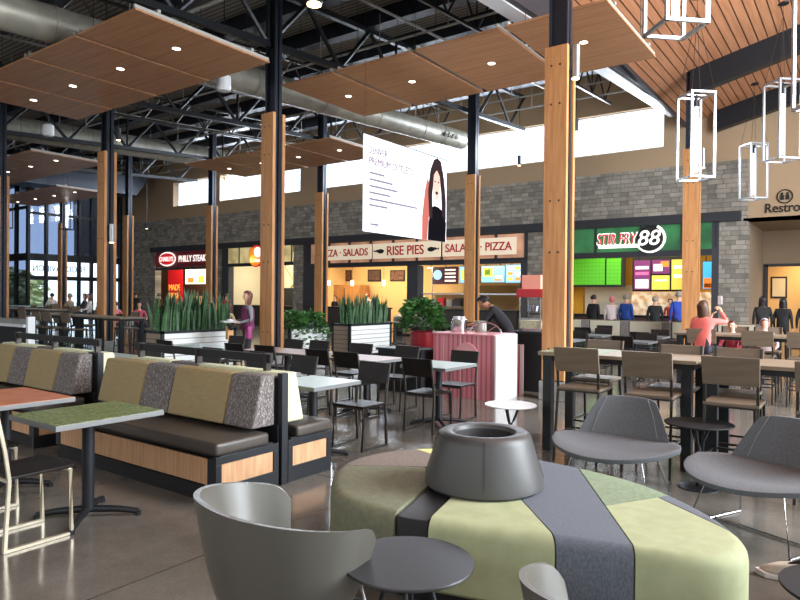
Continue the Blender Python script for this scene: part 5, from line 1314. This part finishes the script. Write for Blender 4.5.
MB().hexa([(-.17, -.1, 0), (.17, -.1, 0), (.17, .14, 0), (-.17, .14, 0)], [(-.2, -.13, .03), (.2, -.13, .03), (.2, .17, .03), (-.2, .17, .03)]).build('tray_body', m_whitemetal, t, bevel=.004)
MB().ball((-.05, .02, .045), .1, .07, .03).build('napkin', mat('napkin_white', (240, 240, 238), .8), t, smooth=True)
t = thing('paper_bag', 'brown paper bag hanging below the tray of the standing person', 'bag', (cth[0]-.02, cth[1], .70), 2.7)
MB().box(-.1, .1, -.05, .06, 0, .26).build('bag_body', mat('kraft_paper', (206, 158, 104), .8), t, bevel=.006)
MB().tube([(-.06, 0, .26), (-.05, 0, .34), (.05, 0, .34), (.06, 0, .26)], .006, 6).build('handle', MATS['kraft_paper'], t)
t = MB().ball((0, 0, 0), .075, .06, .06, 3).build('purse', m_blackflat, smooth=True); t.location = (cth[0]+.1, cth[1]-.06, .95); tag(t, 'small black pouch hanging from the hand under the white tray', 'pouch')
# man bending over the kiosk
d = dict(ST_)
lean = {'wa': (0, .07, 1.09), 'ch': (0, .2, 1.25), 'nb': (0, .31, 1.36), 'nk': (0, .37, 1.39), 'h1': (0, .43, 1.42), 'h2': (0, .47, 1.47), 'h3': (0, .49, 1.52), 'sR': (.17, .27, 1.33), 'sL': (-.17, .27, 1.33), 'eR': (.24, .42, 1.14), 'eL': (-.24, .4, 1.12), 'wR': (.16, .62, 1.08), 'wL': (-.16, .62, 1.08), 'hR': (.14, .7, 1.07), 'hL': (-.14, .7, 1.07)}
d.update(lean)
person((-4.93, 10.05, 0), 1.85, 'person in a black short sleeved shirt bending over the pink kiosk', d, 1.8, (32, 34, 40), (40, 40, 46), m_skin2, m_hair_k, bare_arms=True, wide=1.12, face=True, fingers=True)
# woman in pink on a stool taking a picture
d = sit(.73); z = d['sR'][2]
d.update({'eR': (.32, .18, z-.02), 'wR': (.16, .3, z+.13), 'hR': (.1, .33, z+.2), 'eL': (-.26, .12, z-.2), 'wL': (-.1, .3, z-.02), 'hL': (-.02, .33, z+.1)})
person((-2.12, 11.28, 0), -.35, 'person in a coral pink top with long dark wavy hair, holding up a phone', d, 1.66, (244, 120, 112), (50, 50, 60), hairstyle='long', hair=m_hair_b, wide=1.05, face=False, fingers=True)
t = MB().box(-.035, .035, -.005, .005, -.07, .07).build('phone', m_whitemetal, bevel=.003); t.location = (-1.93, 11.63, 1.58); t.rotation_euler = (0, 0, -.35); tag(t, 'pale phone held up by the person in coral pink', 'phone')
person((-1.85, 12.35, 0), PI-.2, 'child in pink with brown hair, head just above the far bar stools', sit(.73), 1.3, (226, 90, 110), (200, 70, 90), face=True)
person((-1.38, 12.5, 0), PI+.3, 'child wearing a patterned knitted hat beside the restroom recess', sit(.73), 1.35, (180, 160, 160), (60, 60, 70), hair=mat('patterned_knit', (200, 196, 200), .8, var=(110, 60, 70), scale=40), hairstyle='cap')
# queue at the noodle shop
Q_ = [
 ((-4.42, 20.05), .5, 1.82, (36, 66, 160), (34, 34, 44), m_hair_g, 'short', 'tall person in a blue shirt nearest the timber column in the noodle queue'),
 ((-5.1, 20.1), .1, 1.66, (30, 32, 34), (36, 36, 44), m_hair_g, 'short', 'grey haired person in black, second from the column in the noodle queue'),
 ((-5.95, 20.1), -.2, 1.72, (34, 78, 160), (40, 44, 60), m_hair_g, 'short', 'broad person in blue seen from behind in the middle of the noodle queue'),
 ((-6.42, 20.2), .3, 1.66, (226, 210, 208), (60, 60, 70), mat('pink_cap', (220, 130, 130), .7), 'cap', 'person in white with a pinkish cap in the noodle queue'),
 ((-6.95, 20.05), -.3, 1.7, (28, 28, 30), (34, 34, 40), m_hair_k, 'short', 'person in black with dark hair at the left of the noodle queue'),
 ((-7.9, 20.3), 1.0, 1.6, (84, 92, 88), (40, 40, 46), m_hair_k, 'short', 'person in grey green half hidden behind the big column'),
]
for (x, y), rz, h, sh, pn, hr, hs, l in Q_: person((x, y, 0), rz, l, ST_, h, sh, pn, hair=hr, hairstyle=hs, wide=1.15)
person((-5.55, 23.9, 0), PI, 'worker in red behind the noodle counter', ST_, 1.6, (190, 60, 50), (40, 40, 46), hair=m_hair_k)
person((-6.1, 24.0, 0), PI, 'worker in a pale apron behind the noodle counter', ST_, 1.65, (220, 200, 190), (40, 40, 46), hair=m_hair_k)
for (x, y), rz, h, l in [((-2.17, 19.2), .3, 1.68, 'person in black with a hood, left one before the restroom corridor'), ((-1.72, 19.3), -.2, 1.64, 'person in black with long dark hair, right one before the restroom corridor'), ((-1.2, 19.3), .1, 1.66, 'person in black at the right edge before the restroom corridor')]:
    person((x, y, 0), rz, l, ST_, h, (26, 26, 28), (26, 26, 30), hair=m_hair_k, hairstyle='long', wide=1.2)
# pie shop
person((-19.6, 24.4, 0), PI-.3, 'pie shop worker with red cap and pale pink apron', ST_, 1.75, (226, 180, 178), (50, 30, 34), hair=mat('maroon_cap', (150, 46, 44), .7), hairstyle='cap', face=True)
person((-21.0, 23.6, 0), PI, 'person with dark hair behind the pie shop counter, left of the red capped worker', ST_, 1.6, (50, 46, 50), (40, 40, 46), hair=m_hair_k)
# chicken shop and sandwich shop
person((-23.7, 19.2, 0), .6, 'person in a red top standing left of the person with the tray', ST_, 1.66, (206, 40, 56), (40, 40, 46), hair=m_hair_b)
person((-15.3, 12.4, 0), .5, 'seated person with light brown hair in tan, left of the person with the tray', sit(.45), 1.72, (206, 176, 140), (70, 70, 80), hair=mat('light_brown_hair', (150, 110, 76), .6), hairstyle='long')
person((-17.2, 13.3, 0), 2.4, 'seated person in grey behind the long planter', sit(.45), 1.7, (170, 160, 156), (60, 60, 70), hair=m_hair_k)
for i, (x, sh, hr) in enumerate([(-35.3, (40, 36, 40), m_hair_k), (-33.9, (28, 28, 30), m_hair_k), (-32.9, (46, 40, 44), m_hair_b), (-31.2, (110, 80, 60), m_hair_b), (-36.2, (150, 120, 100), m_hair_b)]):
    person((x, 20.4+.3*(i % 2), 0), .3*i, ['leftmost dark clad person before the sandwich shop', 'person in black before the red panel of the sandwich shop', 'dark clad person before the bright menu screens', 'person in brown before the glowing food case', 'person in tan by the stone wall left of the sandwich shop'][i], ST_, 1.62+.03*(i % 3), sh, (40, 40, 46), hair=hr)
# seated people at the far left
FL = [
 ((-21.6, 12.6), 1.2, .45, (232, 130, 140), 'person in bright pink seated at the far left'),
 ((-20.6, 12.9), -1.8, .45, (206, 90, 104), 'person in dark pink seated beside the bright pink one'),
 ((-24.0, 12.2), 2.0, .73, (150, 136, 110), 'person in olive seated on a high stool at the far left'),
 ((-22.8, 12.3), 2.6, .73, (214, 206, 200), 'person in pale grey seated before the entrance doors'),
 ((-29.5, 14.2), 1.6, .73, (220, 200, 196), 'person in a white top leaning before the glass doors'),
 ((-31.5, 11.6), .5, .73, (176, 120, 80), 'person in brown seated at the far left edge'),
 ((-21.2, 14.6), 2.4, .45, (40, 76, 180), 'person in blue seated right of the third timber column'),
 ((-18.2, 13.4), 2.2, .45, (206, 80, 92), 'person in red seated left of the long planter'),
 ((-19.3, 13.9), .3, .45, (150, 110, 90), 'person in brown seated behind the far high table'),
 ((-25.2, 13.4), 2.9, .73, (60, 56, 60), 'person in dark clothes seated before the entrance'),
]
for i, ((x, y), rz, seat, sh, l) in enumerate(FL):
    (ps if seat > .6 else pb).put((x, y, 0), rz, 'distant seat under the '+l.split(' seated')[0].split(' leaning')[0], 'distant seats with people on them')
    person((x, y, 0), rz, l, sit(seat), 1.68, sh, (54, 56, 66), hair=[m_hair_b, m_hair_k, m_hair_g][i % 3], hairstyle=['short', 'long'][i % 2])
# person at the lower right of whom only a shoe shows
d = sit(.45); d.update({'kR': (.12, .5, .5), 'aR': (.1, .86, .11), 'tR': (.1, 1.0, .06), 'kL': (-.12, .45, .52), 'aL': (-.12, .42, .1), 'tL': (-.12, .56, .04)})
p = person((.62, 4.28, 0), PI/2+.1, 'person seated outside the frame, one white sneaker stretched into the lower right corner', d, 1.7, (90, 90, 96), (170, 130, 110), hair=m_hair_b)
sh = MB(); n = 14; P = []
sh.hexa([(-.05, -.11, 0), (.05, -.11, 0), (.055, .12, 0), (0, .17, 0), (-.055, .12, 0)], [(-.048, -.11, .025), (.048, -.11, .025), (.053, .12, .03), (0, .175, .035), (-.053, .12, .03)])
so = sh.build('shoe_sole', mat('off_white_rubber', (226, 222, 214), .6), p, bevel=.006)
so.location = (.1, .95, .0)
us = MB().hexa([(-.046, -.105, .025), (.046, -.105, .025), (.05, .11, .03), (0, .165, .035), (-.05, .11, .03)], [(-.036, -.1, .12), (.036, -.1, .12), (.036, .05, .085), (0, .13, .06), (-.036, .05, .085)]).build('sneaker', mat('beige_sneaker', (206, 196, 180), .7, var=(190, 180, 164), scale=30), p, bevel=.015, seg=3, smooth=True)
us.location = (.1, .95, 0)
pl_.put((.62, 4.2, 0), PI/2+.1, 'grey tweed lounge chair outside the frame holding the person with the sneaker')

pb.put((-15.3, 12.4, 0), .5, 'distant chair under the person in tan with light brown hair', 'distant seats with people on them')
pb.put((-17.2, 13.3, 0), 2.4, 'distant chair under the person in grey behind the long planter', 'distant seats with people on them')
